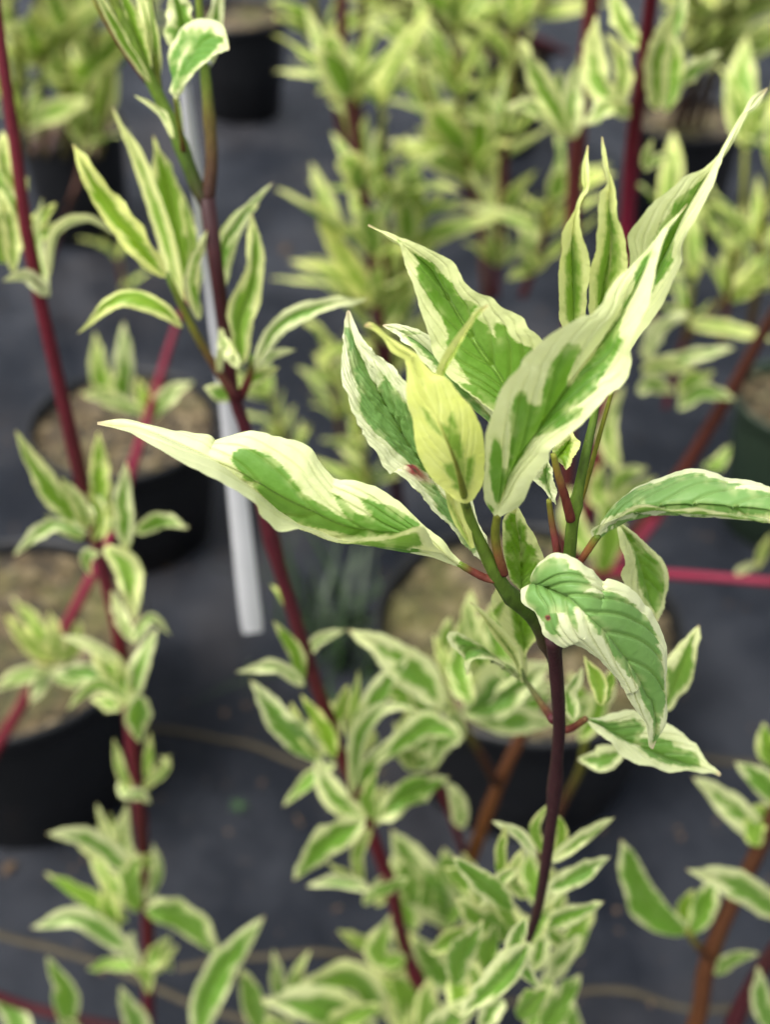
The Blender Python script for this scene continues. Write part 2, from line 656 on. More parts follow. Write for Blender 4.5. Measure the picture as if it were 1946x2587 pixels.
def hero_leaf(parent, M, L, R, D0, dM=0.0, dL=0.0, dR=0.0, CL=None, CR=None, dCL=0, dCR=0, nu=190, nv=91, **kw):
    m, l, r = catmull(M, nu), catmull(L, nu), catmull(R, nu)
    m3 = at(m, D0 + lerp_list(dM, nu))
    l3 = at(l, D0 + lerp_list(dL, nu))
    r3 = at(r, D0 + lerp_list(dR, nu))
    cl = at(catmull(CL, nu), D0 + lerp_list(dCL, nu)) if CL is not None else None
    cr = at(catmull(CR, nu), D0 + lerp_list(dCR, nu)) if CR is not None else None
    return build_leaf('leaf', parent, m3, l3, r3, cl, cr, nv=nv, **kw)


_seed = [100]


def leaf(parent, D, pts, wpx, tip=0.0, fold=.45, roll=0.0, young=0.0, pink=.8, dull=.3, margin=.38, jag=.22, asym=0.0,
         face=1, crop='D', nu=34, nv=13, name='leaf', fing=0.35):
    """a leaf whose midrib runs through photo points pts (base first), half width wpx (photo-view pixels)"""
    _seed[0] += 7
    sd = _seed[0]
    vr = random.Random(sd)
    margin = margin + vr.gauss(0, .09)
    jag = jag * vr.uniform(.6, 2.2)
    fing = fing * vr.uniform(0, 2.2)
    asym = asym + vr.gauss(0, .13)
    dull = dull * vr.uniform(.5, 1.3)
    young = young + vr.uniform(-.02, .16)
    p = px(crop, *pts)
    w = wpx / CROPS[crop][2] if crop != 'D' else wpx * K * .98
    m = catmull(p, nu)
    t = np.linspace(0, 1, nu)
    T = np.gradient(m, axis=0)
    T /= np.linalg.norm(T, axis=1)[:, None] + 1e-9
    Nn = np.stack([T[:, 1], -T[:, 0]], -1)
    # ease the normal so that strongly bent leaves do not cross themselves
    pr = profile(t)[:, None] * w
    wob = 1 + .16 * noise1(t * 5, sd)[:, None]
    wob2 = 1 + .16 * noise1(t * 5, sd + 1)[:, None]
    l = m + Nn * pr * (1 + asym) * wob
    r = m - Nn * pr * (1 - asym) * wob2
    zf = (D / .75) / F_PX * w
    dm = D + lerp_list(tip if isinstance(tip, (list, tuple)) else [0, tip * .55, tip], nu)
    ed = profile(t) * zf
    tw = roll + vr.gauss(0, .35) * np.sin(t * vr.uniform(2, 5) + vr.uniform(0, 3))
    fo = fold * vr.uniform(.5, 1.5) + .25 * np.sin(t * vr.uniform(4, 9) + vr.uniform(0, 6))
    m3, l3, r3 = at(m, dm), at(l, dm + ed * (-fo + tw)), at(r, dm + ed * (-fo - tw))
    return build_leaf(name, parent, m3, l3, r3, nv=nv, seed=sd, bulge=zf * .10, vdepth=zf * .02, wave=zf * .13,
                      young=min(1, young * .9 + .14), pink=pink, dull=dull * .8,
                      margin=max(.12, min(.9, margin * .95 - .04)), jag=jag, face=face, fing=fing)


def stem_px(parent, D, pts, wpx, cols, crop='D', name='stem', down_to=None, knots=(), seed=0, sides=10):
    """stem through photo points; D = forward distance, one number or one per point; wpx = widths in view pixels"""
    p = px(crop, *pts)
    n = len(p)
    Dv = np.interp(np.linspace(0, 1, n), np.linspace(0, 1, len(np.atleast_1d(D))), np.atleast_1d(D))
    P = at(p, Dv)
    q = P - np.array([0, 0, CAM_H])
    depth = q[:, 1] * CP - q[:, 2] * SP
    sc_ = CROPS[crop][2]
    wv = np.interp(np.linspace(0, 1, n), np.linspace(0, 1, len(np.atleast_1d(wpx))), np.atleast_1d(wpx)) / sc_
    r = wv / 2 / F_PX * depth
    if down_to is not None:
        e = np.array(down_to, float)
        P = np.vstack([P, (P[-1] * .45 + e * .55 + np.array([0, 0, .02])), e])
        r = np.append(r, [r[-1] * 1.05, r[-1] * 1.1])
    return tube(name, P, r, BARK, parent, cols, sides=sides, knots=knots, seed=seed)


def petiole(lf, D, pts, wpx, cols, crop='S', d=None):
    p = px(crop, *pts)
    n = len(p)
    Dv = np.interp(np.linspace(0, 1, n), np.linspace(0, 1, len(np.atleast_1d(D))), np.atleast_1d(D))
    P = at(p, Dv)
    q = P - np.array([0, 0, CAM_H])
    depth = q[:, 1] * CP - q[:, 2] * SP
    wv = np.interp(np.linspace(0, 1, n), np.linspace(0, 1, len(np.atleast_1d(wpx))), np.atleast_1d(wpx)) / CROPS[crop][2]
    o = tube('petiole', P, wv / 2 / F_PX * depth, BARK, None, cols, sides=10, n=26)
    o.parent = lf
    o.matrix_parent_inverse = lf.matrix_parent_inverse.copy() if False else Matrix.Identity(4)
    return o


# ------------------------------------------------------------------ large structure: ground, pots
def ground_height(x, y):
    h = .005 * noise2(x * 3 + 7, y * 1.2 + 3, 5) + .020 * noise2(x * 8 + y * 2.5, y * 1.4, 6) + .011 * noise2(x * 19 + y * 6, y * 2.4, 9)
    d = np.hypot(x, y - 2)
    return h * sstep((5 - d) / 2)


def make_ground():
    a = np.concatenate([-np.geomspace(60, 2.6, 14), np.linspace(-2.5, 2.5, 201), np.geomspace(2.6, 60, 14)])
    c = np.concatenate([-np.geomspace(60, .6, 14), np.linspace(-.5, 5.5, 241), np.geomspace(5.6, 90, 14)])
    X, Y = np.meshgrid(a, c, indexing='ij')
    P = np.stack([X, Y, ground_height(X, Y)], -1)
    o = link('ground', grid_mesh('ground', P, {}), MEMB)
    o['kind'] = 'structure'
    o['label'] = 'dark blue-grey woven weed membrane covering the nursery floor'
    return o


GROUND = make_ground()


def marker(pts, wid=.007):
    g = np.array([on_level(x * K, y * K, 0.0) for x, y in pts])
    C = catmull(g, 60)
    C[:, 2] = ground_height(C[:, 0], C[:, 1]) + .0035
    T = np.gradient(C, axis=0)
    T /= np.linalg.norm(T, axis=1)[:, None]
    S = np.stack([T[:, 1], -T[:, 0], 0 * T[:, 0]], -1)
    up = np.array([0, 0, 1.0])
    prof = [(-1, -.003), (-.8, .0006), (0, .0012), (.8, .0006), (1, -.003)]
    P = np.stack([C + S * a * wid / 2 + up * h for a, h in prof], 1)
    return link('marker_thread', grid_mesh('marker_thread', P, {}), STRIPE, GROUND)


marker([(-120, 1590), (180, 1560), (400, 1568), (520, 1600), (680, 1650), (830, 1660)])
marker([(-100, 1985), (60, 2030), (230, 2080), (420, 2165), (520, 2200), (640, 2240)])
marker([(380, 2085), (560, 2065), (740, 2062), (900, 2068)])
marker([(1080, 2150), (1280, 2140), (1420, 2160), (1560, 2195), (1760, 2230)])
marker([(1380, 1620), (1520, 1640), (1664, 1655), (1800, 1665)])


def make_pot(cx, cy, r, h, label, mat=None, taper=.78, group='black nursery pots on the membrane', seed=0, soil_drop=.022):
    z0 = float(ground_height(np.array(cx), np.array(cy))) - .001
    t = thing('plant_pot', (cx, cy, z0), label, 'pot', group)
    mat = mat or POT
    rb = r * taper
    lip = .026
    # wall with rolled rim, outside then inside
    zr = [(rb * .93, 0.0), (rb, .004), (rb + (r - rb) * .5, h * .5), (r * .955, h - lip - .004), (r * .96, h - lip),
          (r * 1.0, h - lip + .003), (r * 1.012, h - .006), (r * 1.0, h), (r * .975, h - .001), (r * .955, h - .008),
          (r * .93, h - .06), (rb * .9, .012), (0.002, .010)]
    n = 72
    a = np.linspace(0, 2 * math.pi, n + 1)
    wob = 1 + .006 * np.sin(a * 2 + seed) + .004 * np.sin(a * 3 + seed * 2)
    P = np.stack([np.stack([q * np.cos(a) * wob + cx, q * np.sin(a) * wob + cy, np.full(n + 1, z + z0)], -1) for q, z in zr])
    body = link('wall', grid_mesh('wall', P, {}, flip=True), mat, t)
    # soil surface
    zs = h - soil_drop
    rs = np.concatenate([[.0005], np.linspace(.01, r * .945, 26)])
    R, A = np.meshgrid(rs, np.linspace(0, 2 * math.pi, 97), indexing='ij')
    X, Y = R * np.cos(A), R * np.sin(A)
    Z = .006 * noise2(X * 22 + 3, Y * 22 + 5, seed + 1) + .004 * noise2(X * 70, Y * 70, seed + 2) + .008 * (1 - (R / r) ** 2)
    link('soil', grid_mesh('soil', np.stack([X + cx, Y + cy, Z + zs + z0], -1), {}, flip=False), SOIL, t)
    # coarse grit lying on the soil, one joined part
    rr = random.Random(seed + 5)
    V, Fc = [], []
    for k in range(110):
        q, b = r * .92 * math.sqrt(rr.random()), rr.random() * 6.28
        s = rr.uniform(.003, .008)
        c = np.array([cx + q * math.cos(b), cy + q * math.sin(b), z0 + zs + .006])
        base = len(V)
        for dx, dy, dz in ((1, 0, 0), (-1, 0, 0), (0, 1, 0), (0, -1, 0), (0, 0, 1), (0, 0, -1)):
            V.append(tuple(c + np.array([dx, dy, dz * .7]) * s * rr.uniform(.6, 1.2)))
        for f in ((0, 2, 4), (2, 1, 4), (1, 3, 4), (3, 0, 4), (2, 0, 5), (1, 2, 5), (3, 1, 5), (0, 3, 5)):
            Fc.append(tuple(base + i for i in f))
    me = bpy.data.meshes.new('grit')
    me.from_pydata(V, [], Fc)
    me.update()
    g = link('grit', me, SOIL, t)
    g['kind'] = 'stuff'
    return t, np.array([cx, cy, z0 + zs])


def pot_px(dx, dy, hw, h, label, **kw):
    c = on_level(dx * K, dy * K, h)
    depth = c[1] * CP - (c[2] - CAM_H) * SP
    r = hw * K / F_PX * depth
    return make_pot(c[0], c[1], r, h, label, **kw)


pot_left, base_left = pot_px(262, 882, 205, .21, 'black round pot of tan gritty soil left of the hanging white label', seed=1)
pot_corner, base_corner = pot_px(0, 1355, 312, .24, 'large black pot cut off by the left edge, moss on its gravelly soil', seed=2)
pot_mid, base_mid = pot_px(1145, 1335, 335, .23, 'wide black pot with brown soil directly behind the sharp foreground plant', seed=3)
pot_top, base_top = pot_px(512, 42, 108, .24, 'black pot with pale dusty soil standing far back, top left of centre', seed=4)
pot_shade, base_shade = pot_px(150, 262, 118, .24, 'black pot half hidden under the blurred foliage at top left', seed=5)
pot_tc, base_tc = pot_px(1085, 92, 112, .24, 'far black pot with light brown soil at the top, right of centre', seed=6)
pot_tr, base_tr = pot_px(1490, 250, 125, .24, 'black pot with rusty brown soil at upper right behind the red stem', seed=7)
pot_right, base_right = pot_px(1745, 850, 150, .24, 'dark green pot barely showing at the right edge', mat=GREENPOT, seed=8,
                               group=None)

# ------------------------------------------------------------------ the sharp foreground shrub
H = 0.27
hero = thing('dogwood_shrub', (.10, .34, 0), 'sharp foreground dogwood with large white-edged leaves and a dark forked stem', 'shrub',
             'potted variegated dogwoods')
stem_px(hero, [.272, .275, .28, .285, .29, .30, .325, .345], [(1396, 1610), (1402, 1650), (1410, 1750), (1414, 1835), (1408, 1916), (1403, 1988),
        (1382, 2163), (1350, 2330), (1292, 2450), (1215, 2600)], [37, 35, 34, 37, 33, 32, 32, 34], [DARKM, DARKM, DARKM, MAROON, MAROON], crop='S',
        down_to=(.0, .33, 0), knots=(.10,), seed=1, sides=14)
stem_px(hero, [.285, .276, .272, H, .268, .264, .262], [(1402, 1665), (1350, 1568), (1310, 1525), (1265, 1472), (1222, 1388), (1192, 1320), (1172, 1255), (1160, 1220)],
        [36, 36, 36, 42, 38, 32, 26, 20], [DARKM, (.07, .05, .02), DGREEN, DGREEN, GREEN, GREEN, OLIVE], crop='S', knots=(.12, .44), seed=2, sides=14)
stem_px(hero, [.285, .284, .288, .295, .30], [(1400, 1670), (1420, 1540), (1438, 1425), (1446, 1330), (1462, 1240), (1487, 1120), (1502, 1050), (1512, 960)],
        [34, 34, 33, 34, 32, 27, 22, 16], [DARKM, DGREEN, DGREEN, GREEN, DGREEN, GREEN], crop='S', knots=(.45, .62), seed=3, sides=14)

# long leaf to the left
lf = hero_leaf(hero,
    px('S', (1180, 1434), (1150, 1424), (1120, 1405), 'A6', (1660, 830), (1540, 800), (1400, 790), (1250, 760), (1100, 690), (960, 625), (830, 550), (700, 475), (500, 385), (300, 295), (10, 238)),
    px('S', (1178, 1428), (1146, 1400), (1118, 1360), (1088, 1341), (1060, 1314), (1016, 1274), (962, 1234), (908, 1216), (854, 1209), 'A6', (1200, 508), (1130, 425), (1080, 350), (950, 310), (830, 285), (760, 285), (640, 328), (600, 345), (580, 312), (520, 300), (400, 288), (280, 258), (150, 216), (10, 232)),
    px('S', (1180, 1438), (1140, 1412), (1090, 1385), (1068, 1338), 'A6', (1550, 783), (1400, 813), (1240, 833), (1160, 818), (1060, 785), (940, 797), (880, 757), (830, 700), (800, 648), (700, 588), (550, 508), (400, 418), (200, 290), (10, 245)),
    H, dM=[0, .004, .006, .012, .024], dL=[0, .008, .014, .018, .024], dR=[0, -.016, -.018, -.006, .024],
    CR=px('S', (1180, 1438), (1150, 1428), (1115, 1412), (1072, 1405), 'A6', (1550, 893), (1450, 880), (1330, 862), (1240, 852), (1130, 810), (1020, 770), (930, 720), (860, 660), (810, 610), (720, 550), (600, 465), (450, 395), (250, 300), (10, 242)),
    dCR=[0, .004, .008, .008, .024],
    greens=[px('A6', (690, 430), (700, 395), (740, 370), (800, 370), (880, 400), (940, 440), (1000, 520), (1050, 590), (1150, 650), (1230, 700), (1280, 722), (1250, 680), (1200, 590), (1240, 600), (1280, 650), (1330, 690), (1400, 700), (1370, 660), (1330, 600), (1400, 622), (1430, 635), (1500, 650), (1560, 690), (1640, 740), (1640, 765), (1500, 803), (1300, 806), (1250, 785), (1200, 770), (1060, 740), (1000, 720), (960, 700), (860, 600), (800, 540), (760, 520), (720, 470)),
            px('A6', (1120, 836), (1240, 856), (1440, 846), (1500, 826), (1630, 805), (1650, 880), (1560, 900), (1440, 890), (1200, 870))],
    seed=3, bulge=.0012, vdepth=.0004, wave=.0009, young=.06, dull=.25)
petiole(lf, [H, H], [(1160, 1424), (1195, 1444), (1228, 1460), (1262, 1466)], [17, 20, 21, 22], [GREEN, RUST, RUST, (.18, .08, .03)])

# big leaf leaning up to the right, in front
lf = hero_leaf(hero,
    px('S', (1258, 1300), (1266, 1265), (1290, 1192), (1325, 1135), (1350, 1105), (1387, 1050), (1432, 982), (1475, 922), (1525, 860), (1562, 810), (1590, 765), (1630, 690), (1679, 595), (1738, 515)),
    px('S', (1250, 1304), (1240, 1290), (1222, 1257), (1219, 1220), (1222, 1175), (1222, 1092), (1240, 1042), (1265, 992), (1282, 962), (1310, 925), (1315, 905), (1350, 872), (1372, 852), (1407, 825), (1450, 802), (1475, 792), (1492, 790), (1520, 765), (1532, 737), (1557, 707), (1614, 650), (1664, 590), (1714, 540), (1738, 513)),
    px('S', (1264, 1306), (1300, 1287), (1320, 1270), (1342, 1225), (1365, 1192), (1387, 1162), (1390, 1140), (1412, 1122), (1450, 1092), (1487, 1057), (1542, 995), (1567, 982), (1590, 950), (1600, 912), (1599, 865), (1644, 775), (1659, 720), (1674, 640), (1694, 580), (1738, 517)),
    H, dM=[-.006, -.004, .004, .014, .030], dL=[-.006, -.016, -.010, .010, .030], dR=[-.006, -.012, -.006, .004, .030],
    greens=[np.array([(1255, 1268), (1242, 1250), (1235, 1225), (1230, 1175), (1232, 1140), (1235, 1115), (1242, 1097), (1252, 1110), (1260, 1130), (1260, 1170), (1280, 1177), (1278, 1150), (1280, 1115), (1280, 1050), (1285, 1025), (1297, 995), (1307, 980), (1322, 987), (1322, 1005), (1330, 1012), (1350, 1015), (1357, 1012), (1360, 982), (1370, 937), (1385, 902), (1407, 875), (1420, 862), (1440, 860), (1452, 862), (1456, 872), (1462, 878), (1453, 899), (1438, 925), (1426, 952), (1432, 980), (1456, 957), (1479, 926), (1491, 916), (1511, 880), (1530, 850), (1548, 810), (1557, 805), (1562, 770), (1575, 747), (1587, 737), (1592, 707), (1594, 690), (1619, 650), (1644, 630), (1669, 590), (1699, 555), (1679, 600), (1664, 635), (1644, 680), (1629, 710), (1599, 760), (1589, 800), (1579, 840), (1577, 855), (1585, 862), (1575, 885), (1557, 917), (1532, 950), (1517, 970), (1510, 990), (1487, 1010), (1475, 1022), (1452, 1032), (1445, 1042), (1450, 1045), (1465, 1035), (1482, 1035), (1470, 1055), (1437, 1077), (1400, 1097), (1370, 1107), (1352, 1105), (1350, 1110), (1320, 1157), (1290, 1202), (1275, 1237), (1262, 1267)]),
            px('A3', (520, 1270), (560, 1300), (595, 1350), (580, 1410), (545, 1360))],
    seed=9, bulge=.0014, vdepth=.0005, wave=.0007, young=.05, dull=.10)
petiole(lf, [H, H - .005], [(1275, 1450), (1258, 1395), (1252, 1345), (1258, 1296)], [23, 24, 24, 20], [RUST, (.24, .10, .03), OLIVE, OLIVE])

# tall-tipped leaf behind it on the right
lf = hero_leaf(hero,
    px('S', (1560, 950), (1594, 845), (1624, 775), (1654, 710), (1679, 650), (1709, 590), (1744, 520), (1784, 455), (1829, 385), (1864, 325), (1894, 270), (1941, 223)),
    px('S', (1555, 945), (1560, 880), (1572, 760), (1586, 660), (1584, 595), (1614, 550), (1659, 505), (1694, 480), (1729, 442), (1779, 420), (1809, 395), (1834, 365), (1874, 290), (1899, 247), (1941, 220)),
    px('S', (1565, 950), (1603, 880), (1641, 825), (1674, 775), (1694, 730), (1714, 690), (1734, 655), (1734, 625), (1749, 585), (1779, 525), (1809, 455), (1834, 395), (1854, 355), (1884, 300), (1914, 270), (1941, 227)),
    H, dM=[.03, .04, .045, .05, .055], dL=[.03, .034, .036, .048, .055], dR=[.03, .022, .026, .046, .055],
    greens=[np.array([(1654, 590), (1664, 560), (1689, 530), (1699, 500), (1734, 477), (1759, 455), (1789, 435), (1799, 425), (1794, 450), (1769, 480), (1754, 505), (1739, 540), (1719, 585), (1714, 625), (1709, 655), (1712, 665), (1694, 695), (1664, 730), (1640, 770), (1600, 840), (1570, 850), (1600, 700)])],
    seed=12, bulge=.0010, vdepth=.0004, wave=.0007, young=.1, dull=.2)
petiole(lf, [H + .025, H + .03], [(1452, 1310), (1480, 1230), (1510, 1120), (1560, 945)], [14, 13, 12, 10], [(.25, .14, .03), OLIVE, OLIVE, OLIVE])

# two upright young leaves at the shoot tip
hero_leaf(hero, px('A4', (690, 1330), (675, 1230), (670, 1100), (665, 1000), (660, 900), (660, 800), (675, 700), (710, 610), (735, 540), (730, 440), (745, 332)),
    px('A4', (680, 1330), (608, 1230), (600, 1100), (590, 1000), (595, 900), (615, 800), (650, 700), (690, 620), (716, 560), (710, 510), (715, 420), (742, 332)),
    px('A4', (700, 1330), (740, 1180), (745, 1060), (755, 960), (745, 900), (720, 800), (705, 700), (715, 620), (740, 580), (757, 540), (750, 440), (747, 335)),
    H, dM=[.036, .042, .046], dL=[.036, .032, .046], dR=[.036, .030, .046],
    greens=[px('A4', (690, 1320), (625, 1200), (620, 1050), (615, 900), (640, 830), (690, 780), (705, 850), (722, 920), (726, 1050), (718, 1180)), px('A4', (728, 500), (750, 530), (735, 570))],
    seed=15, bulge=.0008, vdepth=.0001, wave=.0006, rug=.0002, young=.7, dull=.25, soft=4, nu=90, nv=31)
hero_leaf(hero, px('A4', (790, 1330), (800, 1180), (815, 1100), (830, 1000), (850, 900), (860, 800), (855, 700), (850, 600), (845, 500), (828, 420), (816, 290)),
    px('A4', (780, 1330), (745, 1180), (750, 1100), (760, 980), (770, 870), (795, 750), (800, 640), (805, 570), (828, 530), (828, 480), (813, 400), (813, 290)),
    px('A4', (800, 1330), (860, 1160), (890, 1090), (930, 1000), (950, 930), (945, 860), (925, 780), (900, 700), (895, 620), (885, 530), (852, 460), (842, 400), (820, 293)),
    H, dM=[.032, .040, .044], dL=[.032, .028, .044], dR=[.032, .030, .044],
    greens=[px('A4', (790, 1300), (775, 1140), (780, 1000), (800, 880), (820, 780), (825, 610), (860, 620), (885, 700), (920, 850), (925, 950), (850, 1080))],
    creams=[px('A4', (852, 700), (870, 700), (878, 900), (860, 1000), (855, 850))],
    seed=16, bulge=.0008, vdepth=.0001, wave=.0006, rug=.0002, young=.7, dull=.25, soft=4, nu=90, nv=31)

# back leaf, centre
lf = hero_leaf(hero,
    px('S', (1330, 1085), (1270, 965), (1240, 920), (1210, 880), (1150, 780), (1112, 715), (1082, 670), (1030, 628), (975, 592), (930, 569)),
    px('S', (1325, 1090), (1240, 1035), (1207, 1012), (1165, 977), (1130, 945), (1095, 897), (1077, 842), (1060, 795), (1050, 745), (1037, 700), (1020, 650), (1010, 620), (985, 600), (955, 585), (930, 571)),
    px('S', (1335, 1085), (1385, 960), (1390, 900), (1372, 850), (1340, 825), (1320, 800), (1275, 780), (1245, 750), (1205, 736), (1175, 712), (1162, 690), (1150, 667), (1125, 650), (1087, 632), (1050, 615), (1007, 600), (960, 580), (932, 566)),
    H, dM=[.022, .034, .046, .050], dL=[.022, .026, .036, .050], dR=[.022, .024, .036, .050],
    greens=[np.array([(1000, 610), (1050, 628), (1087, 648), (1112, 668), (1132, 690), (1150, 712), (1162, 735), (1175, 748), (1200, 755), (1214, 768), (1200, 790), (1232, 810), (1250, 840), (1262, 850), (1254, 820), (1260, 808), (1282, 820), (1308, 855), (1325, 865), (1347, 872), (1370, 950), (1330, 1080), (1290, 1060), (1222, 1020), (1180, 985), (1160, 967), (1190, 972), (1160, 930), (1117, 866), (1132, 858), (1120, 832), (1107, 805), (1090, 780), (1082, 762), (1057, 720), (1045, 680), (1052, 670), (1025, 632)])],
    seed=21, bulge=.0010, vdepth=.00045, wave=.0007, young=.22, dull=.12)

# quilted silvery leaf on the left with the red blemish
lf = hero_leaf(hero,
    px('S', (1258, 1455), (1195, 1387), (1162, 1337), (1130, 1270), (1110, 1245), (1072, 1190), (1052, 1150), (1030, 1120), (1000, 1060), (975, 1025), (950, 970), (915, 900), (890, 835), (880, 784)),
    px('S', (1252, 1456), (1195, 1400), (1145, 1350), (1100, 1307), (1065, 1267), (1025, 1220), (1000, 1198), (985, 1202), (960, 1172), (947, 1142), (917, 1105), (890, 1050), (872, 1000), (860, 950), (860, 900), (865, 837), (875, 790), (879, 784)),
    px('S', (1264, 1452), (1238, 1392), (1230, 1355), (1207, 1312), (1180, 1210), (1120, 1090), (1065, 1010), (1030, 958), (1000, 930), (970, 905), (927, 860), (900, 820), (885, 787), (881, 784)),
    H, dM=[.012, .022, .028, .034], dL=[.012, .012, .018, .034], dR=[.012, .024, .022, .034],
    greens=[px('A5', (150, 60), (200, 250), (250, 430), (245, 560), (320, 680), (420, 800), (560, 930), (680, 1030), (770, 1130), (880, 1180), (940, 1200), (1300, 1250), (1100, 800), (740, 420), (700, 330), (640, 260), (570, 170), (520, 150), (545, 210), (520, 250), (480, 300), (400, 170), (330, 0), (240, -190), (150, -290), (110, -290), (120, -100)),
            px('A5', (840, 1290), (900, 1270), (1000, 1320), (1090, 1420), (1240, 1640), (1400, 1900), (1420, 2000), (1250, 1820), (1060, 1600), (950, 1440))],
    seed=25, bulge=.0010, vdepth=.0005, wave=.0007, rug=.0010, young=0, dull=.8, soft=2.5,
    spots=[(1038, 1195, 17, 10, .6, 1.0), (1050, 1203, 30, 12, .6, .6)])

# pale leaf tip behind the yellow one
hero_leaf(hero, px('S', (1270, 1110), (1230, 1040), (1165, 960), (1090, 890), (1020, 840), (967, 822)),
    px('S', (1262, 1110), (1227, 1065), (1190, 1025), (1157, 990), (1135, 962), (1097, 940), (1077, 920), (1057, 905), (1045, 887), (1015, 865), (1010, 850), (987, 837), (967, 823)),
    px('S', (1278, 1108), (1275, 1060), (1220, 980), (1150, 895), (1077, 840), (1050, 827), (1012, 817), (972, 819)),
    H, dM=[.034, .044, .052], dL=[.034, .036, .052], dR=[.034, .036, .052],
    greens=[px('A1', (850, 1200), (980, 1250), (1080, 1290), (1180, 1420), (1300, 1560), (1500, 1780), (1800, 2100), (1900, 2250), (1750, 2100), (1400, 1750), (1250, 1600), (1180, 1500), (1000, 1330)), px('A1', (720, 1105), (900, 1110), (1060, 1150), (950, 1150), (780, 1130))],
    seed=28, bulge=.001, vdepth=.0004, wave=.0006, dull=.7, nu=90, nv=41)

# narrow folded young leaf and the yellow young leaf in front of it
hero_leaf(hero, px('S', (1195, 1385), (1165, 1320), (1140, 1250), (1125, 1150), (1118, 1050), (1118, 960), (1130, 915), (1152, 880), (1182, 834), (1210, 792), (1234, 770)),
    px('S', (1190, 1386), (1140, 1310), (1120, 1240), (1105, 1150), (1096, 1050), (1098, 950), (1110, 910), (1122, 882), (1160, 832), (1200, 787), (1233, 768)),
    px('S', (1200, 1384), (1185, 1310), (1160, 1250), (1150, 1150), (1140, 1050), (1126, 955), (1150, 900), (1170, 865), (1195, 825), (1212, 797), (1235, 773)),
    H, dM=[-.004, .000, .004, .004], dL=[-.004, -.004, 0, .004], dR=[-.004, -.003, 0, .004],
    greens=[px('A1', (1450, 1290), (1475, 1280), (1400, 1420), (1310, 1600), (1290, 1590), (1380, 1400)), px('B5', (100, 230), (170, 370), (260, 550), (350, 700), (370, 760), (300, 640), (200, 480)), px('S', (1195, 800), (1215, 785), (1218, 795), (1205, 812))],
    seed=31, bulge=.0006, vdepth=.0003, wave=.0004, young=.8, dull=0, soft=4, nu=90, nv=25)
lf = hero_leaf(hero,
    px('A5', (1345, 1480), (1330, 1400), (1280, 1180), (1220, 1000), (1130, 780), (1060, 600), (980, 420), (880, 220), (800, 60), 'A1', (950, 1380), (830, 1310), (720, 1215), (620, 1110), (560, 1080), (480, 1092)),
    px('A5', (1335, 1490), (1270, 1460), (1140, 1360), (1000, 1220), (900, 1050), (840, 860), (800, 620), (750, 450), (758, 250), (760, 80), 'A1', (915, 1490), (900, 1420), (800, 1370), (750, 1330), (700, 1240), (660, 1190), (570, 1130), (480, 1098)),
    px('A5', (1355, 1490), (1420, 1450), (1450, 1400), (1520, 1250), (1535, 1000), (1520, 800), (1480, 660), (1400, 500), (1290, 380), (1170, 220), (1030, 180), (900, 50), 'A1', (1000, 1375), (850, 1280), (700, 1180), (600, 1085), (530, 1058), (482, 1088)),
    H, dM=[-.010, -.014, -.010, -.004, .004], dL=[-.010, -.008, -.006, -.002, .004], dR=[-.010, -.008, -.006, -.002, .004],
    greens=[px('A5', (900, 530), (940, 560), (1000, 640), (1110, 790), (1080, 795), (1000, 740), (940, 660)),
            px('A5', (1110, 680), (1170, 720), (1220, 640), (1300, 800), (1320, 950), (1335, 1100), (1310, 1180), (1340, 1420), (1320, 1430), (1270, 1180), (1210, 980), (1130, 780)),
            px('A5', (1375, 1040), (1445, 1010), (1435, 1200), (1375, 1350), (1345, 1250)),
            px('A5', (1180, 640), (1225, 560), (1290, 760), (1335, 950), (1345, 1180), (1325, 1250), (1290, 1100), (1240, 900)),
            px('A5', (1110, 1100), (1220, 1090), (1300, 1320), (1310, 1400), (1200, 1330), (1240, 1300), (1150, 1200))],
    seed=34, bulge=.0006, vdepth=-.00008, wave=.0004, young=.95, dull=.05, soft=6, pink=.9, face=-1)

mr = petiole(lf, [H - .006, H - .0125, H - .0175, H - .0165], [(1178, 1275), (1172, 1245), (1160, 1195), (1145, 1150), (1122, 1095), (1105, 1050)], [24, 21, 15, 10, 6, 2], [GREEN, OLIVE, OLIVE, (.28, .30, .04)])
mr.name = 'midrib'

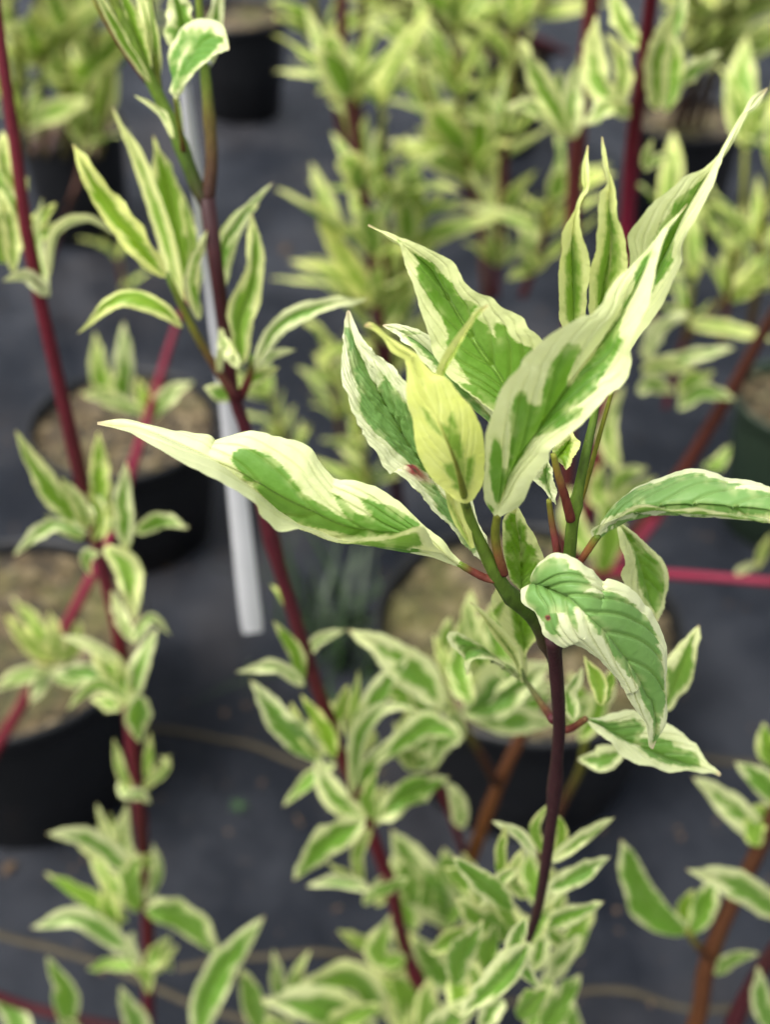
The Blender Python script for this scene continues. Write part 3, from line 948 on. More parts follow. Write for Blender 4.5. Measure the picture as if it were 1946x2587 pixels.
# right-hand leaf running out of the picture
lf = hero_leaf(hero,
    px('B4', (190, 700), (260, 625), (340, 565), (420, 508), (500, 470), (650, 432), (850, 420), (1100, 415), (1400, 435), (1664, 465), (1950, 560), (2250, 720)),
    px('B4', (180, 690), (200, 640), (260, 560), (330, 450), (420, 370), (560, 280), (700, 220), (880, 150), (1040, 120), (1200, 160), (1290, 210), (1480, 225), (1560, 245), (1664, 280), (1950, 420), (2250, 715)),
    px('B4', (160, 690), (150, 640), (260, 577), (380, 522), (480, 467), (620, 442), (840, 452), (1050, 457), (1250, 487), (1400, 532), (1560, 577), (1664, 582), (1950, 640), (2250, 725)),
    H, dM=[.004, .000, -.004, -.006], dL=[.004, .012, .008, -.006], dR=[.004, -.014, -.018, -.006],
    CR=px('B4', (235, 700), (330, 605), (450, 553), (620, 517), (780, 503), (1000, 527), (1300, 548), (1450, 566), (1664, 592), (1950, 640), (2250, 728)),
    dCR=[.004, .000, -.004, -.006],
    greens=[px('B4', (180, 690), (260, 560), (340, 470), (420, 390), (540, 310), (640, 265), (690, 275), (850, 210), (1000, 170), (1090, 180), (1130, 225), (1200, 225), (1280, 265), (1440, 290), (1350, 320), (1430, 335), (1560, 345), (1800, 400), (2000, 540), (1664, 490), (1500, 480), (1300, 470), (1100, 457), (840, 447), (620, 437), (480, 462), (300, 555), (170, 650)), px('B4', (1330, 480), (1420, 497), (1555, 532), (1480, 527)),
            px('B4', (200, 700), (340, 588), (460, 515), (620, 480), (860, 485), (1100, 510), (1400, 550), (1640, 600), (1400, 620), (900, 570), (560, 570), (300, 680))],
    seed=38, bulge=.0014, vdepth=.0005, wave=.0007, young=0, dull=.75)
petiole(lf, [H + .004, H + .004], [(1452, 1440), (1474, 1408), (1494, 1378), (1512, 1352)], [17, 19, 20, 20], [RUST, RUST, (.28, .12, .03), GREEN])

# large drooping leaf, lower right
hero_leaf(hero,
    px('B1', (225, 470), (330, 475), (440, 520), (560, 590), (640, 650), (740, 740), (880, 870), (1010, 1010), (1150, 1200), (1290, 1400), (1390, 1600), 'S', (1650, 1775), (1659, 1825), (1656, 1862), (1651, 1892)),
    px('B1', (215, 478), (205, 400), (260, 290), (330, 210), (430, 160), (500, 150), (600, 180), (740, 260), (850, 330), (940, 430), (990, 405), (1100, 440), (1220, 520), (1330, 640), (1430, 750), (1490, 860), (1540, 1000), (1575, 1170), (1582, 1400), (1578, 1600), 'S', (1685, 1790), (1677, 1820), (1665, 1845), (1658, 1875), (1652, 1892)),
    px('B1', (210, 486), (115, 510), (110, 590), (130, 660), (260, 760), (300, 880), (350, 980), (440, 1040), (555, 1085), (570, 1040), (650, 1055), (780, 1120), (900, 1220), (1000, 1330), (1120, 1450), (1180, 1560), 'B3', (480, 490), (550, 640), (640, 770), (730, 890), (745, 1000), (760, 1130), (795, 1172)),
    H, dM=[-.004, -.018, -.018, -.014, -.010], dL=[-.004, -.008, -.006, -.008, -.010], dR=[-.004, -.016, -.016, -.014, -.010],
    greens=[px('B1', (205, 480), (205, 410), (270, 290), (350, 220), (450, 195), (540, 205), (590, 250), (590, 300), (670, 330), (740, 400), (780, 480), (800, 495), (740, 520), (720, 550), (850, 560), (1000, 545), (1120, 590), (1230, 680), (1320, 770), (1400, 870), (1460, 1000), (1480, 1050), (1420, 1050), (1480, 1130), (1510, 1280), (1510, 1480), (1520, 1620), 'S', (1667, 1775), (1662, 1812), (1660, 1870), (1650, 1875), (1650, 1812), (1640, 1787), (1622, 1755), (1610, 1720), (1585, 1692), 'B1', (1190, 1330), (1080, 1200), (1000, 1070), (930, 950), (890, 940), (870, 890), (800, 820), (740, 740), (660, 690), (650, 720), (690, 830), (690, 900), (630, 830), (570, 730), (490, 730), (510, 800), (490, 880), (520, 950), (430, 945), (370, 900), (350, 830), (280, 760), (200, 680), (165, 600), (190, 530))],
    seed=41, bulge=.0016, vdepth=.0006, wave=.0008, young=0, dull=.7, spots=[(1391, 1557, 4.5, 4.5, 0, 1.5)])

# leaf below it
lf = hero_leaf(hero,
    px('B3', (120, 862), (300, 960), (480, 1060), (650, 1130), (800, 1200), (1000, 1280), (1200, 1350), (1488, 1430)),
    px('B3', (122, 852), (260, 850), (400, 800), (560, 770), (640, 790), (760, 840), (920, 895), (1000, 930), (1100, 1000), (1180, 1070), (1250, 1110), (1330, 1250), (1400, 1330), (1490, 1412)),
    px('B3', (120, 872), (200, 970), (300, 1050), (400, 1120), (470, 1220), (600, 1300), (750, 1360), (900, 1395), (1050, 1410), (1300, 1410), (1400, 1420), (1482, 1445)),
    H, dM=[.018, .020, .020, .014], dL=[.018, .028, .024, .014], dR=[.018, .010, .010, .014],
    greens=[px('B3', (130, 850), (280, 890), (450, 880), (600, 850), (640, 900), (700, 950), (640, 1060), (720, 1050), (850, 1040), (980, 1070), (1010, 1130), (1180, 1170), (1240, 1180), (1290, 1280), (1280, 1380), (1100, 1380), (900, 1340), (750, 1280), (680, 1210), (660, 1150), (690, 1130), (560, 1130), (430, 1090), (320, 1010), (200, 920))],
    seed=44, bulge=.001, vdepth=.0005, wave=.0007, young=.1, dull=.35)
petiole(lf, [.29, .288], [(1422, 1846), (1448, 1838), (1482, 1815)], [20, 19, 16], [RUST, RUST, (.2, .1, .03)])

# leaf hanging behind on the right
hero_leaf(hero, px('B4', (395, 575), (470, 720), (540, 860), (590, 1000), (620, 1130), (640, 1250), (710, 1410)),
    px('B4', (380, 580), (360, 640), (375, 740), (420, 900), (395, 1010), (440, 1120), (520, 1230), (620, 1330), (708, 1418)),
    px('B4', (410, 575), (520, 660), (640, 780), (740, 890), (790, 1010), (797, 1130), (770, 1270), (715, 1418)),
    H, dM=[.030, .034, .034, .030], dL=[.030, .026, .026, .030], dR=[.030, .040, .040, .030],
    greens=[px('B4', (390, 590), (450, 640), (540, 740), (580, 800), (700, 900), (740, 990), (755, 1100), (740, 1200), (680, 1350), (600, 1260), (530, 1120), (510, 960), (480, 810), (420, 680))],
    seed=47, bulge=.001, vdepth=.0005, wave=.0006, young=.25, dull=.1, nu=80, nv=35)
# leaf behind the fork
hero_leaf(hero, px('B5', (870, 1165), (862, 1000), (860, 800), (840, 600), (815, 420), (800, 300)),
    px('B5', (860, 1165), (740, 1040), (690, 850), (668, 650), (680, 450), (740, 360), (795, 300)),
    px('B5', (880, 1165), (1000, 1090), (1090, 1000), (1112, 830), (1040, 650), (950, 490), (860, 340), (805, 300)),
    H, dM=[.03, .036, .036], dL=[.03, .026, .03], dR=[.03, .028, .03],
    greens=[px('B5', (870, 1165), (740, 1040), (695, 850), (680, 650), (690, 450), (740, 370), (800, 360), (850, 480), (870, 700), (860, 830), (880, 700), (870, 460), (890, 420), (935, 500), (960, 650), (1040, 720), (1062, 840), (1060, 1000), (980, 1090))],
    seed=50, bulge=.0012, vdepth=.0006, wave=.0004, young=.3, dull=0, nu=70, nv=31)
# side shoot below the fork: curled leaf, dark green leaf, pointed bud leaf
stem_px(hero, [.288, .305, .312, .315], [(1190, 1270), (1110, 1160), (1000, 1000), (910, 870), (860, 760)], [95, 85, 80, 60, 40],
        [MAROON, (.14, .05, .02), (.10, .10, .02), DGREEN], crop='B2', seed=6)
hero_leaf(hero, px('B2', (915, 900), (910, 640), (900, 500), (870, 330), (800, 150), (700, 0), (640, -80)),
    px('B2', (905, 900), (820, 560), (700, 400), (590, 200), (560, 60), (590, -20), (635, -82)),
    px('B2', (925, 900), (930, 620), (1030, 480), (1075, 370), (1040, 200), (900, 60), (760, -40), (645, -84)),
    H, dM=[.045, .052, .052], dL=[.045, .046, .046], dR=[.045, .046, .046],
    greens=[px('B2', (915, 800), (880, 600), (820, 520), (770, 430), (750, 300), (720, 100), (700, -30), (900, 60), (1040, 200), (1065, 370), (1000, 500), (925, 600)), px('B2', (560, 200), (640, 60), (680, 40), (640, 220), (610, 280))],
    seed=53, bulge=.0012, vdepth=.0005, wave=.0004, young=.35, dull=0, nu=70, nv=31)
hero_leaf(hero, px('B2', (890, 890), (740, 770), (600, 680), (480, 600), (380, 560), (310, 600), (310, 720), (322, 828)),
    px('B2', (890, 880), (740, 730), (620, 640), (500, 550), (350, 450), (210, 380), (130, 390), (110, 440), (160, 540), (260, 650), (300, 760), (320, 828)),
    px('B2', (890, 900), (800, 800), (700, 735), (640, 712), (480, 662), (400, 680), (370, 705), (355, 760), (325, 828)),
    H, dM=[.040, .042, .042, .034], dL=[.040, .044, .040, .034], dR=[.040, .034, .034, .034],
    greens=[px('B2', (860, 860), (720, 730), (600, 660), (500, 560), (350, 470), (220, 405), (160, 430), (220, 560), (290, 660), (330, 690), (400, 660), (480, 645), (640, 690))],
    seed=56, bulge=.001, vdepth=.0005, wave=.0007, young=.1, dull=.2, nu=80, nv=31)
hero_leaf(hero, px('B2', (880, 900), (830, 720), (740, 560), (620, 400), (500, 250), (350, 80)),
    px('B2', (870, 900), (790, 700), (660, 540), (530, 350), (430, 180), (348, 84)),
    px('B2', (890, 900), (870, 680), (830, 540), (720, 390), (600, 270), (480, 150), (354, 78)),
    H, dM=[.04, .046, .040], dL=[.04, .038, .040], dR=[.04, .038, .040],
    greens=[px('B2', (870, 850), (850, 700), (800, 580), (640, 390), (500, 230), (460, 200), (520, 300), (700, 520), (800, 680))],
    seed=59, bulge=.0004, vdepth=.0003, wave=.0003, young=.35, dull=.1, nu=60, nv=21)
# small leaves seen between the petioles
lf = hero_leaf(hero, px('A3', (1165, 1260), (1130, 1080), (1120, 960), (1140, 820)),
    px('A3', (1160, 1260), (1090, 1150), (990, 1060), (1010, 980), (1080, 880), (1138, 822)),
    px('A3', (1170, 1260), (1225, 1290), (1225, 1100), (1200, 980), (1170, 900), (1142, 822)),
    H, dM=[.02, .026, .026], dL=[.02, .022, .026], dR=[.02, .022, .026],
    greens=[px('A3', (1165, 1250), (1100, 1130), (1030, 1040), (1080, 920), (1150, 860), (1180, 1000), (1180, 1180))],
    seed=62, dull=.6, nu=50, nv=21, bulge=.0006)
petiole(lf, [.29, .287], [(1150, 250), (1180, 480), (1210, 640), (1240, 800)], [55, 65, 75, 85], [OLIVE, (.2, .12, .03), (.24, .05, .05), RUST], crop='B5')
lf = hero_leaf(hero, px('A3', (1200, 860), (1250, 780), (1310, 700), (1380, 560)),
    px('A3', (1190, 860), (1170, 770), (1220, 680), (1300, 600), (1375, 556)),
    px('A3', (1210, 860), (1330, 950), (1440, 800), (1478, 690), (1440, 620), (1385, 560)),
    H, dM=[.014, .022, .022], dL=[.014, .018, .022], dR=[.014, .016, .022],
    greens=[px('A3', (1200, 860), (1180, 770), (1300, 640), (1380, 600), (1420, 680), (1390, 780), (1350, 870), (1310, 940))],
    seed=65, young=.6, dull=0, nu=50, nv=25, bulge=.0008, rug=.0004)
petiole(lf, [.284, .285], [(1195, 790), (1240, 980), (1310, 1210), (1360, 1400), (1370, 1450)], [60, 75, 85, 95, 100], [OLIVE, (.26, .16, .03), RUST, RUST, RUST], crop='A3')

# lower part of the same shrub
for a in [
    (.34, [(1190, 1862), (1250, 1820), (1330, 1765)], 27, dict(young=.15, margin=.75, dull=.4)),
    (.34, [(1185, 1925), (1250, 1890), (1320, 1850)], 36, dict(dull=.3)),
    (.35, [(1178, 1965), (1220, 1900), (1300, 1860)], 30, dict(dull=.4, margin=.6)),
    (.35, [(1160, 2005), (1230, 1975), (1306, 1948)], 33, dict()),
    (.345, [(1183, 1858), (1155, 1790), (1185, 1735)], 20, dict(young=.7)),
    (.35, [(1192, 1858), (1215, 1800), (1195, 1750)], 20, dict(young=.7)),
    (.34, [(1160, 1855), (1120, 1800), (1062, 1774)], 20, dict(margin=.7, dull=.5)),
    (.33, [(1110, 1965), (1040, 1905), (978, 1848)], 44, dict()),
    (.292, [(1135, 1985), (1115, 2060), (1170, 2140)], 36, dict(margin=.45)),
    (.292, [(1145, 2035), (1090, 2110), (990, 2200)], 48, dict()),
    (.35, [(1150, 2000), (1195, 2020), (1240, 2070)], 30, dict(young=.2)),
    (.34, [(1125, 1875), (1080, 1900), (1035, 1965)], 24, dict(margin=.6)),
    (.35, [(1085, 1900), (1080, 1840), (1092, 1785)], 24, dict(young=.6)),
    (.35, [(1140, 1940), (1110, 1900), (1130, 1830)], 26, dict(young=.5)),
    (.36, [(1120, 2010), (1090, 1960), (1100, 1900)], 26, dict(young=.6)),
    (.36, [(1080, 2130), (1060, 2060), (1075, 1985)], 40, dict(young=.3)),
    (.53, [(1000, 2140), (935, 2090), (890, 2015)], 58, dict()),
    (.35, [(985, 2130), (1000, 2060), (1045, 1985)], 46, dict(margin=.45)),
    (.38, [(1040, 2130), (1090, 2080), (1130, 2060)], 40, dict(young=.4)),
    (.33, [(1090, 2160), (1060, 2190), (1040, 2240)], 40, dict(margin=.5)),
    (.56, [(985, 2000), (910, 1900), (845, 1790)], 80, dict(young=.1, margin=.28, fing=.6)),
    (.56, [(900, 2010), (870, 1930), (850, 1840)], 50, dict(young=.15)),
    (.56, [(960, 2010), (980, 1920), (960, 1830)], 55, dict(young=.3, fing=.5)),
    (.56, [(1050, 1990), (1020, 1900), (1000, 1840)], 40, dict(young=.5)),
    (.56, [(930, 2110), (880, 2060), (850, 1990)], 45, dict(young=.25)),
]:
    leaf(hero, a[0], a[1], a[2], tip=random.uniform(-.02, .02), roll=random.uniform(-.3, .3), **a[3])
mass = random.Random(77)
for (x, y, Dn, wn) in [(1130, 2040, .335, 44), (1150, 2100, .345, 48), (1060, 2150, .35, 50), (1190, 2120, .36, 44), (1010, 2200, .35, 50), (1120, 2200, .34, 48)]:
    a_ = mass.uniform(-2.6, -.5)
    ln = mass.uniform(95, 150)
    leaf(hero, Dn, [(x, y), (x + ln * .5 * math.cos(a_) + mass.uniform(-14, 14), y + ln * .5 * math.sin(a_)), (x + ln * math.cos(a_), y + ln * math.sin(a_))], wn * .85,
         tip=mass.uniform(-.02, .02), roll=mass.uniform(-.4, .4), young=mass.uniform(.05, .5), margin=mass.uniform(.3, .55))
for k in range(15):
    x, y = mass.uniform(880, 1200), mass.uniform(1930, 2250)
    a_ = mass.uniform(-2.7, -.4)
    ln = mass.uniform(110, 175)
    leaf(hero, mass.uniform(.36, .47), [(x, y), (x + ln * .5 * math.cos(a_) + mass.uniform(-16, 16), y + ln * .5 * math.sin(a_)), (x + ln * math.cos(a_), y + ln * math.sin(a_))],
         mass.uniform(34, 52), tip=mass.uniform(-.03, .03), roll=mass.uniform(-.5, .5), young=mass.uniform(.05, .5), margin=mass.uniform(.25, .42))
# yellow bud leaves and back leaves at the side node
for a in [
    (.31, [(1300, 1525), (1290, 1470), (1262, 1415)], 26, dict(young=.8)),
    (.315, [(1305, 1525), (1320, 1470), (1330, 1440)], 20, dict(young=.6)),
    (.33, [(1350, 1620), (1300, 1640), (1248, 1640)], 42, dict(dull=.4, margin=.5)),
    (.34, [(1430, 1540), (1470, 1450), (1512, 1350)], 50, dict(young=.15, margin=.3)),
    (.33, [(1240, 1560), (1225, 1500), (1260, 1440)], 30, dict(margin=.6)),
]:
    leaf(hero, a[0], a[1], a[2], tip=.01, roll=random.uniform(-.2, .2), **a[3])

# ------------------------------------------------------------------ shrub with the forked maroon stem (left of centre)
BD = .50
shrub_b = thing('dogwood_shrub', (-.02, .47, 0), 'dogwood whose slender maroon stem forks near the top beside the white label', 'shrub',
                'potted variegated dogwoods')
stem_px(shrub_b, [BD, BD, BD, .5, .49], [(447, 425), (449, 455), (457, 534), (485, 684), (503, 850), (532, 935), (590, 1180), (640, 1345), (690, 1500), (740, 1640),
        (790, 1768), (840, 1905), (880, 2060), (930, 2180), (955, 2240)], [33, 30, 31, 33, 34, 33, 32, 32, 31, 30, 29, 28, 27, 27],
        [DARKM, MAROON, MAROON, RED, MAROON, RED, MAROON, DARKM], down_to=(0, .47, 0), knots=(.02, .19, .34, .51, .62), seed=11)
stem_px(shrub_b, [.515, BD], [(215, -60), (255, 20), (284, 82), (329, 181), (370, 263), (395, 325), (420, 392), (448, 445)], [18, 22, 24, 26, 27, 28, 30, 33],
        [OLIVE, GREEN, GREEN, GREEN, DGREEN, DARKM], knots=(.5, .72), seed=12)
stem_px(shrub_b, [.52, BD], [(425, -60), (432, 40), (442, 150), (452, 255), (457, 350), (447, 440)], [16, 18, 22, 25, 27, 32], [OLIVE, GREEN, GREEN, (.14, .11, .02), (.10, .05, .02), DARKM],
        knots=(.6, .8), seed=13)
stem_px(shrub_b, .495, [(360, 590), (390, 655), (430, 735), (470, 800), (510, 860)], [12, 16, 18, 20, 24], [GREEN, OLIVE, (.13, .06, .02), MAROON], seed=14)
stem_px(shrub_b, .50, [(545, 770), (540, 810), (520, 858)], [16, 18, 22], [GREEN, RUST, MAROON], seed=15)
def q_(*p):
    return np.array([(x * .3904 * K, y * .3904 * K) for x, y in p])


stem_px(shrub_b, [.52, .51], [(322, -50), (330, 60), (336, 140), (342, 195)], [13, 15, 16, 18], [OLIVE, GREEN, OLIVE], seed=16)
stem_px(shrub_b, [.51, .51], [(196, -10), (235, 60), (275, 120), (318, 178)], [8, 10, 12, 13], [OLIVE, RUST, RUST], seed=17)
stem_px(shrub_b, [.49, .50], [(378, 212), (383, 250), (392, 300), (396, 325)], [7, 9, 10, 12], [OLIVE, OLIVE, RUST], seed=18)
hero_leaf(shrub_b, q_((975, 545), (1000, 440), (1050, 330), (1120, 235), (1190, 205), (1268, 270)),
    q_((970, 545), (940, 500), (958, 430), (935, 300), (985, 190), (1060, 125), (1150, 108), (1220, 130), (1252, 180), (1268, 268)),
    q_((985, 548), (1020, 490), (1060, 430), (1120, 360), (1190, 315), (1268, 274)),
    .48, dM=[.0, .002, .002, -.01], dL=[0, .012, .012, -.01], dR=[0, -.012, -.012, -.01],
    greens=[q_((975, 520), (950, 440), (950, 330), (1000, 215), (1015, 165), (1045, 190), (1075, 148), (1090, 190), (1120, 160), (1140, 192), (1180, 158), (1195, 200), (1245, 220), (1190, 300), (1120, 345), (1050, 420), (1010, 490))],
    creams=[q_((1000, 330), (1055, 250), (1062, 262), (1010, 350), (990, 420))],
    seed=70, bulge=.001, vdepth=.0004, wave=.0006, dull=.1, soft=3, nu=80, nv=41)
for a in [
    (.51, [(425, 150), (398, 60), (375, -50)], 54, dict(margin=.4, fing=.4, young=.1)),
    (.49, [(375, 300), (345, 240), (288, 205)], 14, dict(margin=.6, young=.2)),
    (.51, [(392, 320), (388, 255), (383, 200)], 8, dict(young=.3, margin=.2)),
    (.50, [(325, 180), (270, 90), (190, -50)], 18, dict(young=.4)),
    (.51, [(325, 170), (300, 90), (250, -50)], 20, dict(young=.5, margin=.15)),
    (.515, [(345, 190), (335, 90), (320, -40)], 14, dict(young=.5, margin=.2)),
    (.52, [(320, 150), (320, 60), (290, -50)], 26, dict(young=.4, margin=.7)),
    (.52, [(448, 150), (460, 60), (480, -50)], 30, dict(margin=.5, dull=.4)),
    (.48, [(358, 600), (300, 530), (220, 420), (155, 310)], 50, dict(young=.75, margin=.32, dull=0)),
    (.52, [(395, 660), (345, 480), (300, 350), (240, 228)], 32, dict(young=.65, margin=.5)),
    (.57, [(400, 600), (370, 440), (330, 290)], 48, dict(young=.7, margin=.3)),
    (.58, [(420, 640), (410, 520), (385, 400)], 40, dict(young=.6, margin=.4)),
    (.48, [(395, 708), (340, 660), (255, 645), (165, 722)], 30, dict(young=.55, margin=.25, asym=.2, dull=0)),
    (.515, [(430, 692), (415, 600), (448, 495)], 26, dict(margin=.5, dull=.3)),
    (.51, [(472, 640), (485, 530), (530, 455), (590, 393)], 30, dict(margin=.5, dull=.3)),
    (.53, [(470, 560), (500, 490), (560, 440)], 36, dict(margin=.4, young=.2)),
    (.49, [(522, 790), (518, 690), (548, 570), (543, 458)], 44, dict(young=.65, margin=.42)),
    (.49, [(550, 795), (600, 705), (690, 662), (798, 645)], 32, dict(margin=.55, dull=.4)),
    (.48, [(515, 795), (482, 740), (478, 700)], 22, dict(margin=.6, young=.2)),
    (.48, [(500, 770), (478, 760), (470, 828)], 16, dict(margin=.8)),
    (.52, [(545, 810), (580, 770), (640, 755)], 20, dict(margin=.6, dull=.5)),
    (.51, [(618, 1310), (605, 1285), (585, 1262)], 10, dict(young=.9, margin=.6)),
    (.50, [(652, 1478), (640, 1410), (590, 1340)], 25, dict(young=.5)),
    (.49, [(658, 1482), (595, 1440), (508, 1452)], 24, dict(margin=.65, dull=.5)),
    (.52, [(662, 1420), (690, 1385), (748, 1360)], 20, dict(margin=.75, dull=.5)),
    (.49, [(698, 1640), (615, 1575), (540, 1468)], 50, dict(dull=.5, margin=.33)),
    (.485, [(690, 1635), (650, 1580), (628, 1515)], 26, dict(young=.55, margin=.5)),
    (.48, [(722, 1640), (700, 1580), (650, 1500)], 28, dict(young=.6, margin=.25, dull=0)),
    (.48, [(792, 1768), (720, 1720), (680, 1628)], 42, dict(dull=.5, margin=.45)),
    (.46, [(790, 1772), (700, 1820), (633, 1902)], 50, dict(dull=.2, margin=.30)),
    (.47, [(805, 1770), (795, 1720), (812, 1665)], 28, dict(young=.7, margin=.3)),
    (.49, [(812, 1772), (880, 1720), (972, 1678)], 46, dict(dull=.2, margin=.32)),
    (.47, [(803, 1790), (775, 1850), (790, 1925)], 26, dict(young=.4, margin=.4)),
    (.52, [(725, 1650), (665, 1680), (612, 1742)], 26, dict(young=.2)),
    (.47, [(800, 1925), (730, 1905), (662, 1915)], 24, dict(dull=.4, margin=.5)),
    (.47, [(800, 1930), (840, 1915), (885, 1895)], 24, dict(young=.2)),
    (.49, [(800, 1920), (750, 1890), (705, 1860)], 16, dict(young=.6)),
    (.51, [(765, 1640), (765, 1540), (775, 1445)], 20, dict(young=.7, margin=.4)),
    (.50, [(770, 1620), (810, 1510), (892, 1408)], 38, dict(dull=.4, margin=.4)),
    (.49, [(760, 1720), (775, 1590), (830, 1530), (905, 1535)], 30, dict(dull=.4, margin=.5)),
    (.50, [(770, 1730), (800, 1660), (850, 1590)], 28, dict(dull=.4)),
    (.53, [(790, 1640), (760, 1590), (745, 1530)], 16, dict(young=.6)),
    (.49, [(880, 2070), (820, 2060), (845, 1975)], 40, dict(young=.3, margin=.4)),
    (.55, [(895, 1960), (880, 1900), (870, 1850)], 40, dict(young=.25, margin=.2)),
    (.55, [(875, 2240), (850, 2150), (760, 2075)], 44, dict(young=.6, margin=.45)),
    (.56, [(900, 2250), (880, 2150), (840, 2090)], 60, dict(young=.5, margin=.3)),
    (.48, [(820, 2250), (720, 2180), (560, 2160)], 66, dict(margin=.4)),
    (.50, [(830, 2200), (760, 2120), (640, 2130)], 50, dict(young=.1, margin=.4)),
    (.52, [(640, 2210), (600, 2140), (590, 2050)], 30, dict(margin=.6, dull=.5)),
    (.46, [(425, 2245), (470, 2110), (572, 1978)], 54, dict(dull=.3, margin=.35)),
    (.50, [(560, 2230), (540, 2160), (520, 2090)], 40, dict(young=.3)),
    (.46, [(960, 2260), (920, 2190), (930, 2110)], 50, dict(young=.5, margin=.6)),
    (.46, [(940, 2230), (1010, 2160), (1085, 2140)], 44, dict(young=.2)),
    (.45, [(700, 2280), (740, 2200), (830, 2170)], 50, dict(young=.6)),
]:
    leaf(shrub_b, a[0], a[1], a[2], tip=random.uniform(-.025, .025), roll=random.uniform(-.35, .35), **a[3])

